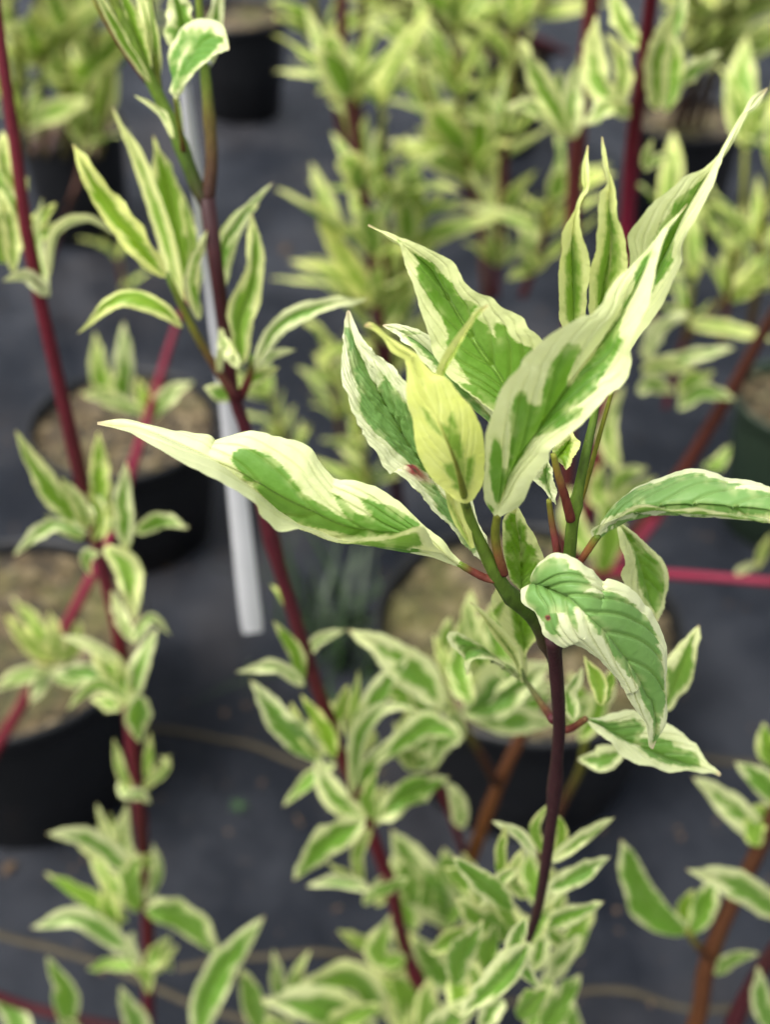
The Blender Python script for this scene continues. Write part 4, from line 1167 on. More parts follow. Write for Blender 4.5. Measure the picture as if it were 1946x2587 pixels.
# ------------------------------------------------------------------ shrub with the tall maroon stem at far left
AD = .60
shrub_a = thing('dogwood_shrub', (-.22, .54, 0), 'dogwood with one tall leaning maroon stem along the left side', 'shrub', 'potted variegated dogwoods')
stem_px(shrub_a, [.62, AD, AD, .58, .57], [(-18, -60), (0, 90), (28, 290), (60, 520), (95, 690), (150, 930), (190, 1100), (222, 1230), (260, 1400), (290, 1650), (310, 1850), (320, 2050), (320, 2250)],
        [24, 28, 31, 32, 31, 31, 30, 29, 29, 28, 27, 26, 26], [RED, RED, MAROON, RED, MAROON, RED, MAROON, DARKM], down_to=(-.22, .54, 0), knots=(.27, .49, .56), seed=21)
for a in [
    (.60, [(106, 640), (60, 598), (4, 606)], 27, dict(margin=.7, dull=.5)),
    (.60, [(30, 590), (25, 500), (-5, 400)], 32, dict(young=.7, margin=.4)),
    (.61, [(62, 480), (0, 410), (-60, 280)], 44, dict(young=.35, margin=.3)),
    (.60, [(10, 570), (-20, 500), (-20, 420)], 30, dict(young=.6)),
    (.62, [(104, 630), (78, 520), (92, 425)], 18, dict(young=.3, margin=.6)),
    (.59, [(105, 600), (118, 505), (185, 472), (255, 512)], 20, dict(margin=.85, dull=.5)),
    (.63, [(40, 420), (10, 360), (5, 280)], 36, dict(young=.6, margin=.5)),
    (.63, [(60, 500), (40, 450), (60, 380)], 24, dict(young=.5, margin=.6)),
    (.58, [(185, 1150), (110, 1060), (32, 928)], 38, dict(young=.5, margin=.4)),
    (.58, [(195, 1140), (170, 1090), (130, 1030)], 28, dict(young=.3, margin=.6)),
    (.57, [(190, 1150), (110, 1135), (28, 1200)], 28, dict(margin=.6, dull=.4)),
    (.60, [(225, 1110), (210, 1030), (212, 930)], 34, dict(young=.75, margin=.4)),
    (.585, [(225, 1140), (205, 1090), (195, 1030)], 28, dict(margin=.6, dull=.4)),
    (.56, [(272, 1190), (265, 1100), (272, 995)], 34, dict(margin=.5, dull=.3)),
    (.57, [(290, 1150), (350, 1125), (408, 1140)], 28, dict(margin=.45, dull=.2)),
    (.56, [(225, 1180), (270, 1230), (292, 1345)], 46, dict(young=.45, margin=.55)),
    (.56, [(215, 1195), (185, 1200), (195, 1245)], 20, dict(margin=.5)),
    (.58, [(200, 1170), (215, 1120), (190, 1060)], 22, dict(young=.7)),
    (.57, [(290, 1385), (262, 1340), (240, 1275)], 26, dict(margin=.6, dull=.4)),
    (.56, [(285, 1390), (325, 1335), (368, 1372)], 19, dict(margin=.6)),
    (.56, [(280, 1520), (300, 1440), (340, 1355)], 34, dict(margin=.6, dull=.4)),
    (.57, [(275, 1450), (205, 1400), (128, 1374)], 24, dict(margin=.75, dull=.3)),
    (.56, [(278, 1525), (240, 1460), (195, 1400)], 40, dict(young=.6, margin=.4)),
    (.58, [(255, 1490), (190, 1450), (115, 1455)], 36, dict(margin=.5, dull=.4)),
    (.55, [(270, 1510), (205, 1480), (142, 1535)], 20, dict(young=.3, margin=.55)),
    (.54, [(300, 1500), (296, 1550), (302, 1605)], 42, dict(margin=.55, dull=.3)),
    (.56, [(285, 1720), (262, 1670), (245, 1595)], 20, dict(young=.7)),
    (.56, [(320, 1690), (318, 1640), (325, 1580)], 16, dict(young=.7)),
    (.55, [(318, 1690), (345, 1675), (362, 1650), (345, 1632)], 16, dict(young=.4, margin=.5)),
    (.55, [(285, 1725), (265, 1705), (262, 1680)], 22, dict(margin=.6)),
    (.54, [(270, 1720), (300, 1715), (325, 1735)], 20, dict(margin=.5, dull=.4)),
    (.55, [(285, 1910), (262, 1830), (275, 1735)], 38, dict(margin=.5, dull=.4)),
    (.54, [(285, 1890), (195, 1815), (100, 1800)], 40, dict(margin=.45, dull=.4)),
    (.55, [(275, 1870), (230, 1800), (208, 1735)], 20, dict(margin=.7)),
    (.54, [(275, 1990), (185, 1940), (95, 1885)], 30, dict(young=.55, margin=.2)),
    (.55, [(280, 1960), (230, 1890), (190, 1825)], 34, dict(young=.4, margin=.5)),
    (.54, [(295, 1970), (280, 1900), (300, 1840)], 40, dict(young=.5, margin=.3)),
    (.56, [(318, 1950), (345, 1880), (330, 1820)], 20, dict(margin=.85, dull=.5)),
    (.53, [(312, 1965), (390, 1985), (478, 2062)], 54, dict(dull=.2, margin=.28)),
    (.53, [(285, 2055), (170, 1985), (66, 2004)], 40, dict(dull=.4, margin=.45)),
    (.54, [(290, 2090), (240, 2080), (188, 2095)], 24, dict(young=.3)),
    (.55, [(300, 2100), (280, 2060), (285, 2010)], 24, dict(margin=.6, dull=.4)),
    (.53, [(315, 2100), (335, 2060), (370, 2020)], 24, dict(young=.5)),
    (.55, [(325, 2060), (355, 2060), (370, 2100)], 22, dict(young=.3)),
    (.53, [(285, 2090), (315, 2110), (320, 2150)], 22, dict(young=.4)),
    (.52, [(320, 2250), (290, 2200), (258, 2130)], 40, dict(margin=.5, dull=.4)),
    (.52, [(150, 2220), (145, 2140), (100, 2065)], 42, dict(young=.1, margin=.1)),
    (.51, [(60, 2260), (30, 2200), (-20, 2150)], 44, dict(margin=.4)),
    (.52, [(170, 2260), (150, 2220), (120, 2200)], 30, dict(young=.4)),
    (.54, [(255, 2010), (235, 1960), (225, 1900)], 30, dict(young=.6, margin=.4)),
]:
    leaf(shrub_a, a[0], a[1], a[2], tip=random.uniform(-.025, .025), roll=random.uniform(-.35, .35), **a[3])
stem_px(shrub_a, .52, [(-60, 2130), (60, 2175), (180, 2205), (330, 2240)], [22, 24, 26, 28], [MAROON, DARKM], seed=22)

fill = random.Random(5)
for (cx_, cy_, Dn, cnt, sp) in [(190, 1160, .60, 4, 60), (275, 1500, .58, 3, 60), (285, 1880, .56, 4, 60), (300, 2080, .54, 3, 50), (300, 1700, .57, 1, 30), (30, 520, .64, 7, 60)]:
    for k in range(cnt):
        a_ = fill.uniform(-2.9, -.25)
        ln = fill.uniform(70, 130)
        x, y = cx_ + fill.uniform(-.3, .3) * sp, cy_ + fill.uniform(-.5, .5) * sp
        leaf(shrub_a, Dn + fill.uniform(0, .03), [(x, y), (x + ln * .5 * math.cos(a_) + fill.uniform(-12, 12), y + ln * .5 * math.sin(a_)), (x + ln * math.cos(a_), y + ln * math.sin(a_))],
             fill.uniform(16, 30), tip=fill.uniform(-.03, .03), roll=fill.uniform(-.5, .5), young=fill.uniform(.2, .9), margin=fill.uniform(.3, .6))
for (cx_, cy_, Dn, cnt, sp) in [(700, 1600, .53, 3, 70), (800, 1780, .52, 2, 60), (790, 1640, .54, 4, 70), (800, 1930, .51, 2, 60), (860, 2090, .53, 5, 80), (660, 2190, .52, 6, 120), (500, 860, .53, 3, 40)]:
    for k in range(cnt):
        a_ = fill.uniform(-2.9, -.25)
        ln = fill.uniform(70, 130)
        x, y = cx_ + fill.uniform(-.5, .5) * sp, cy_ + fill.uniform(-.5, .5) * sp
        leaf(shrub_b, Dn + fill.uniform(0, .03), [(x, y), (x + ln * .5 * math.cos(a_) + fill.uniform(-12, 12), y + ln * .5 * math.sin(a_)), (x + ln * math.cos(a_), y + ln * math.sin(a_))],
             fill.uniform(16, 32), tip=fill.uniform(-.03, .03), roll=fill.uniform(-.5, .5), young=fill.uniform(.2, .9), margin=fill.uniform(.3, .6))

# ------------------------------------------------------------------ crossing red stem behind it, over the left pot
shrub_c = thing('dogwood_shrub', (-.62, .80, 0), 'dogwood with a thin crimson stem slanting across the gritty left pot', 'shrub', 'potted variegated dogwoods')
stem_px(shrub_c, [1.0, .98, .92, .86, .80], [(425, 590), (405, 640), (385, 690), (362, 760), (325, 880), (285, 1010), (240, 1150), (195, 1250), (110, 1410), (0, 1600), (-120, 1780)], [8, 16, 20, 22, 23, 24, 26, 27, 28, 29, 30],
        [RED, CRIM, CRIM, RED, RED, RED, MAROON], down_to=(-.62, .80, 0), seed=31)
for a in [
    (.98, [(232, 880), (215, 800), (205, 715)], 32, dict(young=.75, margin=.3)),
    (.98, [(255, 890), (268, 800), (266, 695)], 36, dict(margin=.5, dull=.4)),
    (.95, [(330, 905), (315, 860), (295, 815)], 26, dict(young=.85)),
    (.95, [(325, 905), (360, 860), (418, 823)], 28, dict(margin=.5)),
    (.95, [(330, 900), (260, 870), (185, 855)], 22, dict(margin=.6)),
    (.97, [(270, 880), (225, 850), (175, 850)], 26, dict(young=.4, margin=.6)),
    (.84, [(120, 1430), (60, 1390), (10, 1330)], 34, dict(young=.7)),
    (.84, [(110, 1440), (120, 1380), (105, 1320)], 32, dict(young=.8, margin=.4)),
    (.83, [(105, 1445), (50, 1460), (-15, 1490)], 28, dict(margin=.5)),
    (.83, [(110, 1440), (85, 1480), (65, 1520)], 28, dict(margin=.6, dull=.4)),
    (.85, [(120, 1430), (75, 1350), (25, 1290)], 28, dict(young=.6)),
    (.84, [(125, 1430), (155, 1400), (170, 1340)], 28, dict(young=.7)),
    (.83, [(110, 1450), (160, 1470), (215, 1450)], 30, dict(margin=.4)),
]:
    leaf(shrub_c, a[0], a[1], a[2], tip=random.uniform(-.03, .03), roll=random.uniform(-.3, .3), **a[3])

# ------------------------------------------------------------------ red-stemmed shrub growing from the pot behind the sharp one
shrub_p = thing('dogwood_shrub', tuple(base_mid), 'dogwood with several bright red stems rising from the pot behind the sharp plant', 'shrub', 'potted variegated dogwoods')
bm = base_mid
stem_px(shrub_p, [.80, .84, .9, .97, 1.0], [(1415, -60), (1400, 60), (1385, 180), (1370, 290), (1355, 490), (1335, 700), (1303, 930), (1265, 1130), (1225, 1270)], [30, 34, 36, 37, 36, 34, 33, 32],
        [RED, RED, CRIM, CRIM, RED, MAROON, MAROON], down_to=tuple(bm + [.02, 0, 0]), knots=(.3,), seed=41)
stem_px(shrub_p, [.95, 1.0, 1.05], [(1285, -60), (1268, 120), (1250, 300), (1240, 450), (1235, 640), (1230, 900), (1215, 1200)], [34, 36, 36, 34, 32, 30], [(.13, .02, .02), (.13, .03, .02), MAROON],
        down_to=tuple(bm + [0, .02, 0]), seed=42)
stem_px(shrub_p, [.88, .95, 1.0], [(1720, 610), (1655, 710), (1590, 830), (1530, 930), (1478, 1015), (1390, 1130), (1270, 1260)], [26, 28, 29, 29, 28, 27], [BROWN, (.085, .02, .012), (.10, .022, .014), (.085, .02, .01), MAROON],
        down_to=tuple(bm + [.04, .02, 0]), seed=43)
stem_px(shrub_p, [.78, .84, .95], [(1800, 1262), (1664, 1256), (1500, 1244), (1320, 1236), (1240, 1265)], [19, 20, 21, 22, 22], [CRIM, CRIM, RED, RED], down_to=tuple(bm + [.03, -.02, 0]), seed=44)
stem_px(shrub_p, [1.0, .95, .92], [(1450, 1075), (1370, 1180), (1280, 1262)], [22, 24, 26], [CRIM, RED], seed=45)
for a in [
    (.85, [(1340, 240), (1290, 150), (1290, 30)], 46, dict(young=.5, margin=.45)),
    (.84, [(1420, 240), (1420, 130), (1455, 20)], 44, dict(young=.45, margin=.45)),
    (.87, [(1415, 235), (1470, 170), (1560, 110)], 34, dict(margin=.6, young=.2)),
    (.86, [(1370, 250), (1320, 230), (1260, 270)], 34, dict(young=.3, margin=.5)),
    (.88, [(1330, 240), (1345, 140), (1310, 70)], 34, dict(young=.5)),
    (.85, [(1440, 245), (1460, 130), (1440, 50)], 34, dict(young=.4)),
    (.87, [(1395, 370), (1420, 345), (1455, 340)], 18, dict(young=.4)),
    (.87, [(1395, 370), (1395, 340), (1410, 300)], 16, dict(young=.5)),
    (.88, [(1400, 100), (1450, 60), (1480, -30)], 36, dict(young=.4)),
    (.88, [(1395, 110), (1350, 60), (1320, -30)], 36, dict(young=.5)),
    (.95, [(1235, 300), (1185, 200), (1120, 80)], 44, dict(young=.4, margin=.5)),
    (.95, [(1240, 300), (1235, 210), (1255, 110)], 36, dict(young=.2, margin=.75)),
    (.96, [(1215, 270), (1150, 230), (1090, 235)], 28, dict(young=.3, margin=.4)),
    (.97, [(1230, 300), (1200, 250), (1210, 150)], 32, dict(young=.6)),
    (.95, [(1395, 780), (1420, 710), (1488, 675)], 34, dict(margin=.55, dull=.4)),
    (.95, [(1400, 790), (1490, 770), (1590, 750)], 28, dict(margin=.5, dull=.3)),
    (.94, [(1385, 800), (1440, 790), (1500, 800)], 28, dict(margin=.6, young=.3)),
    (.93, [(1465, 885), (1520, 845), (1592, 862)], 28, dict(margin=.4)),
    (.94, [(1480, 880), (1490, 830), (1545, 800)], 32, dict(young=.7, margin=.4)),
    (.95, [(1380, 850), (1410, 830), (1460, 850)], 30, dict(margin=.5)),
    (.93, [(1335, 1015), (1320, 920), (1350, 830)], 32, dict(young=.45, margin=.45)),
    (.94, [(1320, 1080), (1345, 1030), (1400, 1010)], 32, dict(young=.4)),
    (.94, [(1310, 1110), (1290, 1060), (1300, 1000)], 30, dict(young=.4)),
    (.93, [(1330, 1090), (1380, 1060), (1420, 1030)], 28, dict(young=.3, margin=.5)),
    (.92, [(1520, 1010), (1550, 1000), (1580, 960)], 24, dict(young=.5)),
    (.90, [(1300, 1240), (1320, 1150), (1310, 1060)], 48, dict(young=.5, margin=.25)),
    (.90, [(1290, 1200), (1240, 1130), (1230, 1050)], 40, dict(young=.6, margin=.4)),
    (.82, [(1590, 1240), (1615, 1225), (1640, 1215)], 16, dict(margin=.8)),
    (.82, [(1635, 1230), (1650, 1190), (1670, 1150)], 16, dict(young=.9, margin=.4)),
]:
    leaf(shrub_p, a[0], a[1], a[2], tip=random.uniform(-.03, .03), roll=random.uniform(-.3, .3), **a[3])

# ------------------------------------------------------------------ shrub with orange-brown stems just behind the lower stem
shrub_o = thing('dogwood_shrub', (.05, .62, 0), 'dogwood with orange-brown stems and wavy pale leaves behind the lower dark stem', 'shrub', 'potted variegated dogwoods')
stem_px(shrub_o, [.62, .60, .58], [(1165, 1480), (1135, 1570), (1080, 1690), (1020, 1850), (980, 1960), (950, 2080)], [28, 31, 32, 32, 32, 32], [BROWN, (.105, .034, .005), (.11, .036, .005), (.11, .030, .007), BROWN],
        down_to=(.02, .60, 0), seed=51)
stem_px(shrub_o, [.50, .54, .6], [(945, 1450), (955, 1490), (992, 1555), (1038, 1628), (1072, 1690)], [12, 16, 20, 22, 24], [GREEN, OLIVE, BROWN, BROWN], seed=52)
stem_px(shrub_o, [.52, .58], [(1265, 1590), (1255, 1660), (1215, 1740), (1150, 1880)], [18, 20, 22, 24], [OLIVE, BROWN, BROWN], seed=53)
stem_px(shrub_o, [.58, .6], [(940, 1680), (985, 1790), (1020, 1900)], [14, 16, 18], [RED, MAROON], seed=54)
for a in [
    (.49, [(958, 1530), (900, 1450), (830, 1400), (752, 1360)], 62, dict(dull=.3, margin=.45)),
    (.48, [(998, 1590), (920, 1570), (805, 1655)], 42, dict(dull=.3, margin=.4, pink=1.0)),
    (.50, [(998, 1590), (950, 1610), (935, 1670)], 34, dict(dull=.4, margin=.45)),
    (.49, [(1000, 1545), (1080, 1510), (1195, 1430)], 74, dict(dull=.3, margin=.45, fing=.4)),
    (.51, [(1010, 1540), (1110, 1555), (1210, 1560)], 50, dict(dull=.3, margin=.6)),
    (.51, [(1005, 1480), (1000, 1390), (1020, 1270)], 40, dict(young=.4, margin=.35)),
    (.50, [(985, 1500), (965, 1440), (935, 1370)], 22, dict(young=.5)),
    (.51, [(1060, 1450), (1050, 1370), (1075, 1290)], 40, dict(young=.4, margin=.4)),
    (.52, [(950, 1560), (900, 1510), (880, 1480)], 30, dict(young=.3, margin=.6)),
    (.52, [(1000, 1600), (975, 1540), (935, 1510)], 30, dict(margin=.6)),
    (.53, [(900, 1660), (870, 1600), (880, 1530)], 28, dict(young=.5)),
    (.55, [(1000, 1790), (985, 1720), (960, 1690)], 30, dict(margin=.6)),
    (.50, [(1015, 1540), (1060, 1470), (1150, 1440)], 56, dict(dull=.2, margin=.6)),
    (.52, [(1000, 1500), (1030, 1430), (1090, 1400)], 44, dict(young=.3, margin=.2)),
    (.53, [(990, 1480), (960, 1400), (975, 1330)], 34, dict(young=.35, margin=.4)),
    (.53, [(1015, 1500), (1030, 1400), (1060, 1330)], 36, dict(young=.5, margin=.5)),
    (.54, [(1080, 1540), (1150, 1510), (1200, 1500)], 44, dict(margin=.4)),
    (.53, [(960, 1600), (890, 1600), (850, 1560)], 36, dict(margin=.5, dull=.3)),
    (.54, [(940, 1650), (890, 1640), (830, 1600)], 34, dict(young=.2)),
    (.55, [(930, 1560), (870, 1500), (800, 1490)], 34, dict(young=.3)),
    (.49, [(1100, 1470), (1075, 1390), (1085, 1290)], 46, dict(young=.2, margin=.22)),
    (.50, [(1060, 1480), (1030, 1400), (1010, 1280)], 40, dict(young=.4, margin=.35)),
    (.48, [(1020, 1520), (990, 1450), (1000, 1370)], 40, dict(young=.3, margin=.25)),
    (.50, [(1040, 1540), (1110, 1490), (1200, 1480)], 60, dict(young=.1, margin=.38)),
    (.51, [(985, 1545), (935, 1490), (905, 1420)], 40, dict(young=.2, margin=.4)),
    (.50, [(1250, 1600), (1290, 1540), (1300, 1460)], 34, dict(young=.4, margin=.4)),
    (.56, [(1235, 1540), (1300, 1500), (1330, 1440)], 36, dict(margin=.5)),
    (.56, [(1230, 1580), (1250, 1520), (1230, 1450)], 34, dict(young=.4)),
]:
    leaf(shrub_o, a[0], a[1], a[2], tip=random.uniform(-.02, .02), roll=random.uniform(-.3, .3), **a[3])

# ------------------------------------------------------------------ shrub with the thick rusty stem, bottom right
shrub_r = thing('dogwood_shrub', (.16, .46, 0), 'dogwood with a thick rusty brown stem in the lower right corner', 'shrub', 'potted variegated dogwoods')
stem_px(shrub_r, [.48, .47, .46], [(1700, 1700), (1640, 1835), (1562, 1995), (1525, 2100), (1488, 2250)], [34, 38, 40, 41, 42], [BROWN, (.085, .028, .008), (.10, .034, .006), (.09, .026, .008), BROWN], down_to=(.16, .46, 0), knots=(.5,), seed=61)
stem_px(shrub_r, [.46, .46], [(1760, 1960), (1664, 2070), (1590, 2200), (1560, 2290)], [36, 38, 40, 42], [DARKM, MAROON, MAROON], down_to=(.18, .46, 0), seed=62)
stem_px(shrub_r, [.46, .465], [(1482, 2005), (1510, 2045), (1552, 2085)], [14, 18, 24], [OLIVE, BROWN, BROWN], seed=63)
for a in [
    (.46, [(1488, 2015), (1400, 1950), (1342, 1812)], 58, dict(dull=.1, margin=.22, asym=.15)),
    (.465, [(1490, 2020), (1520, 1970), (1545, 1880)], 42, dict(dull=.1, margin=.25)),
    (.47, [(1485, 2010), (1480, 1960), (1500, 1920)], 26, dict(young=.6)),
    (.44, [(1700, 1990), (1600, 1920), (1483, 1878)], 50, dict(dull=.4, margin=.5)),
    (.48, [(1650, 1815), (1580, 1740), (1497, 1678)], 46, dict(dull=.3, margin=.45)),
    (.48, [(1700, 1760), (1650, 1690), (1588, 1645)], 42, dict(dull=.3, margin=.4)),
    (.47, [(1640, 1830), (1640, 1780), (1690, 1730)], 40, dict(young=.6, margin=.3)),
    (.50, [(1690, 1660), (1655, 1610), (1650, 1560)], 40, dict(young=.5)),
    (.45, [(1545, 2105), (1590, 2070), (1642, 2060)], 26, dict(young=.2, margin=.3)),
    (.43, [(1700, 2240), (1650, 2180), (1638, 2085)], 40, dict(dull=.4, margin=.4)),
    (.45, [(1240, 2290), (1240, 2220), (1222, 2140)], 34, dict(dull=.3)),
]:
    leaf(shrub_r, a[0], a[1], a[2], tip=random.uniform(-.02, .02), roll=random.uniform(-.3, .3), **a[3])


# ------------------------------------------------------------------ shrubs further back, grown stem by stem
def template(seed, curl, fold, margin):
    nu, nv = 22, 11
    t = np.linspace(0, 1, nu)
    r = np.random.default_rng(seed)
    x = t
    z = -curl * t ** 2 + .03 * np.sin(t * 5 + r.uniform(0, 6))
    y = .05 * r.uniform(-1, 1) * np.sin(t * 3)
    m = np.stack([x - .12 * curl * t ** 3, y, z], -1)
    pw = profile(t) * .17
    l = m + np.stack([0 * t, pw, fold * pw], -1)
    rr = m + np.stack([0 * t, -pw, fold * pw], -1)
    v = np.linspace(-1, 1, nv)
    E = np.where((v < 0)[None, :, None], rr[:, None], l[:, None])
    P = m[:, None] + np.abs(v)[None, :, None] * (E - m[:, None])
    U = np.repeat(t[:, None], nv, 1)
    V = np.repeat(v[None], nu, 0)
    P[..., 2] += .02 * np.sin(np.pi * np.abs(V)) * sstep(U / .1) * sstep((1 - U) / .1)
    P[..., 2] += .03 * np.abs(V) ** 3 * noise1(U * 9 + (V > 0) * 31, seed) * sstep((1 - U) / .2)
    mask = auto_mask(U, V, seed, margin, .22, .25)
    return grid_mesh('leaf', P, {'mask': mask, 'vein': np.exp(-(V / .06) ** 2), 'spot': 0 * U, 'along': U})


TEMPL = [template(900 + i, random.uniform(-.05, .5), random.uniform(.2, .7), random.uniform(.34, .62)) for i in range(14)]
for me in TEMPL:
    me.materials.append(LEAF)


def put_leaf(parent, p, d, up, length, young, rnd):
    d = Vector(d).normalized()
    n = Vector(up)
    n = (n - d * n.dot(d)).normalized()
    y = n.cross(d)
    M = Matrix((d, y, n)).transposed().to_4x4()
    M = Matrix.Translation(Vector(p)) @ M @ Matrix.Diagonal((length, length * rnd.uniform(.75, 1.35), length * rnd.uniform(.5, 1.3), 1))
    o = bpy.data.objects.new('leaf', rnd.choice(TEMPL))
    COL.objects.link(o)
    o.parent = parent
    o.matrix_parent_inverse = Matrix.Translation(-Vector(WLOC[parent.name]))
    o.matrix_basis = M
    o.color = (young, .8, rnd.uniform(0, .22), 1)
    return o


def grow(parent, D, pts, wpx, cols, base, leaf_len=.06, spacing=.055, seed=0, until=1.0, dens=5, spread=1.0, ylo=.40, yhi=1.0):
    rnd = random.Random(seed)
    p = px('D', *pts)
    n = len(p)
    Dv = np.interp(np.linspace(0, 1, n), np.linspace(0, 1, len(np.atleast_1d(D))), np.atleast_1d(D))
    P = at(p, Dv)
    q = P - np.array([0, 0, CAM_H])
    depth = q[:, 1] * CP - q[:, 2] * SP
    r = np.interp(np.linspace(0, 1, n), np.linspace(0, 1, len(wpx)), wpx) * K / 2 / F_PX * depth
    P2, r2 = P, r
    if base is not None:
        e = np.array(base, float)
        P2 = np.vstack([P, P[-1] * .5 + e * .5, e])
        r2 = np.append(r, [r[-1] * 1.05, r[-1] * 1.1])
    tube('stem', P2, r2, BARK, parent, cols, sides=8, seed=seed)
    C = catmull(P, 80)
    s = np.concatenate([[0], np.cumsum(np.linalg.norm(np.diff(C, axis=0), axis=1))])
    L = s[-1]
    k = 0.0
    ang = rnd.uniform(0, 3)
    while k < L * until:
        i = int(np.searchsorted(s, k))
        i = min(i, 78)
        c = C[i]
        T = C[i] - C[i + 1]
        T = Vector(T).normalized()
        a0 = Vector((math.cos(ang), math.sin(ang), 0))
        for sgn in (-1, 1):
            for j in range(max(1, dens // 2)):
                if rnd.random() < .12:
                    continue
                az = ang + (0 if sgn > 0 else math.pi) + rnd.gauss(0, .6)
                out = Vector((math.cos(az), math.sin(az), 0))
                el = rnd.uniform(1.0, 3.6) if j else rnd.uniform(.4, 1.6)
                d = out * spread + T * el
                ln = leaf_len * rnd.uniform(.55, 1.35) * (1 if j == 0 else .9)
                upv = T * 1.0 - out * .6 + Vector((rnd.gauss(0, .6), rnd.gauss(0, .6), .1))
                put_leaf(parent, c + np.array(out) * .003, d, upv, ln, rnd.uniform(ylo, yhi), rnd)
        ang += math.pi / 2 + rnd.uniform(-.75, .75)
        k += spacing * rnd.uniform(.55, 1.5)


def back_shrub(loc, label):
    return thing('dogwood_shrub', loc, label, 'shrub', 'potted variegated dogwoods')


# upright leafy stem left of the centre back leaf
b1 = on_level(865 * K, 1130 * K, .0)
s1 = back_shrub(tuple(b1), 'blurred dogwood with an upright leafy dark stem behind the long pointed leaf tip')
grow(s1, [1.22, 1.26], [(738, -60), (742, 120), (770, 310), (795, 480), (815, 660), (838, 900)], [22, 26, 28, 28, 28], [(.10, .03, .02), MAROON, DARKM, MAROON], b1, .105, .085, seed=71, until=.88, dens=8)
grow(s1, [1.28, 1.3], [(825, 230), (828, 330), (832, 450), (836, 640), (842, 860)], [14, 18, 20, 22], [OLIVE, BROWN, MAROON], None, .095, .095, seed=72, until=.95, dens=7)
grow(s1, [1.34, 1.36], [(660, -70), (690, 60), (722, 200), (748, 330)], [14, 18, 20], [OLIVE, BROWN, MAROON], None, .105, .10, seed=172, until=.9, dens=7)
grow(s1, [1.38, 1.38], [(790, -70), (782, 60), (775, 200), (772, 330)], [14, 18, 20], [OLIVE, BROWN, MAROON], None, .095, .10, seed=173, until=.9, dens=6)
grow(s1, [1.30, 1.32], [(900, 470), (880, 560), (850, 700), (842, 860)], [12, 16, 18], [OLIVE, BROWN, MAROON], None, .09, .07, seed=174, until=.6, dens=7)
grow(s1, [1.30, 1.32], [(730, 520), (760, 600), (800, 720), (830, 880)], [12, 16, 18], [OLIVE, BROWN, MAROON], None, .085, .07, seed=175, until=.7, dens=7)
# centre back
b2 = on_level(1060 * K, 900 * K, 0.0)
s2 = back_shrub(tuple(b2), 'blurred dogwood at the top, centre, with a yellow-green rosette on a purplish stem')
grow(s2, [1.5, 1.5], [(985, 60), (990, 200), (1005, 320), (1035, 440), (1050, 640)], [14, 18, 22, 24], [OLIVE, (.12, .05, .03), MAROON, MAROON], b2, .115, .07, seed=73, until=.62, dens=8)
grow(s2, [1.55], [(905, 120), (930, 230), (985, 350), (1030, 480)], [12, 16, 18], [OLIVE, BROWN, MAROON], None, .085, .07, seed=176, until=.8, dens=7)
grow(s2, [1.6], [(1060, 190), (1055, 270), (1045, 350), (1040, 470)], [12, 16, 18], [OLIVE, BROWN, MAROON], None, .085, .07, seed=177, until=.75, dens=7)
grow(s2, [1.45], [(1085, 470), (1075, 540), (1070, 640)], [16, 18, 20], [BROWN, MAROON, MAROON], None, .08, .05, seed=74, until=.9, dens=8)
grow(s2, [1.4], [(1190, 430), (1170, 530), (1130, 640)], [14, 18, 20], [OLIVE, BROWN, MAROON], None, .085, .05, seed=75, until=.9, dens=8)
grow(s2, [1.45], [(1110, 60), (1105, 200), (1090, 330), (1085, 450)], [14, 18, 22, 22], [OLIVE, BROWN, MAROON], None, .085, .08, seed=76, until=.8, dens=7)
# top left mass
b3 = base_shade
s3 = back_shrub(tuple(b3), 'bushy dogwood far back at top left, out of focus, above a black pot')
for k, (x0, x1) in enumerate([(15, 60), (80, 95), (150, 140), (215, 185), (262, 215)]):
    grow(s3, [1.72 + .05 * k, 1.85], [(x0, -90 + 22 * (k % 3)), ((x0 + x1) / 2, 120), (x1, 330)], [12, 14, 16], [OLIVE, BROWN, MAROON], b3 + np.array([.02 * k - .05, 0, 0]), .15, .11, seed=80 + k, until=.95, dens=7, ylo=.5, yhi=1.0)
# low plants behind the stems on the left
b4 = on_level(110 * K, 560 * K, 0.0)
s4 = back_shrub(tuple(b4), 'small blurred dogwood low behind the tall left stem')
grow(s4, [1.7], [(180, 330), (170, 380), (150, 440)], [10, 12, 14], [BROWN, MAROON], b4, .06, .07, seed=90, dens=4)
grow(s4, [1.75], [(255, 560), (262, 600), (270, 640)], [10, 12, 12], [BROWN, MAROON], None, .055, .06, seed=91, dens=4)
# faint plants between the white label and the quilted leaf
b5 = on_level(790 * K, 1080 * K, 0.0)
s5 = back_shrub(tuple(b5), 'low blurred dogwood shoots beside the quilted leaf, left of centre')
grow(s5, [1.40], [(585, 860), (600, 910), (640, 1000)], [10, 12, 12], [OLIVE, BROWN], None, .07, .05, seed=92, dens=6)
grow(s5, [1.30], [(770, 900), (780, 960), (800, 1060)], [10, 14, 16], [OLIVE, BROWN, MAROON], b5, .075, .045, seed=93, dens=8)
grow(s5, [1.35], [(715, 760), (720, 830), (735, 940)], [10, 12, 14], [OLIVE, BROWN], None, .07, .05, seed=94, dens=6)
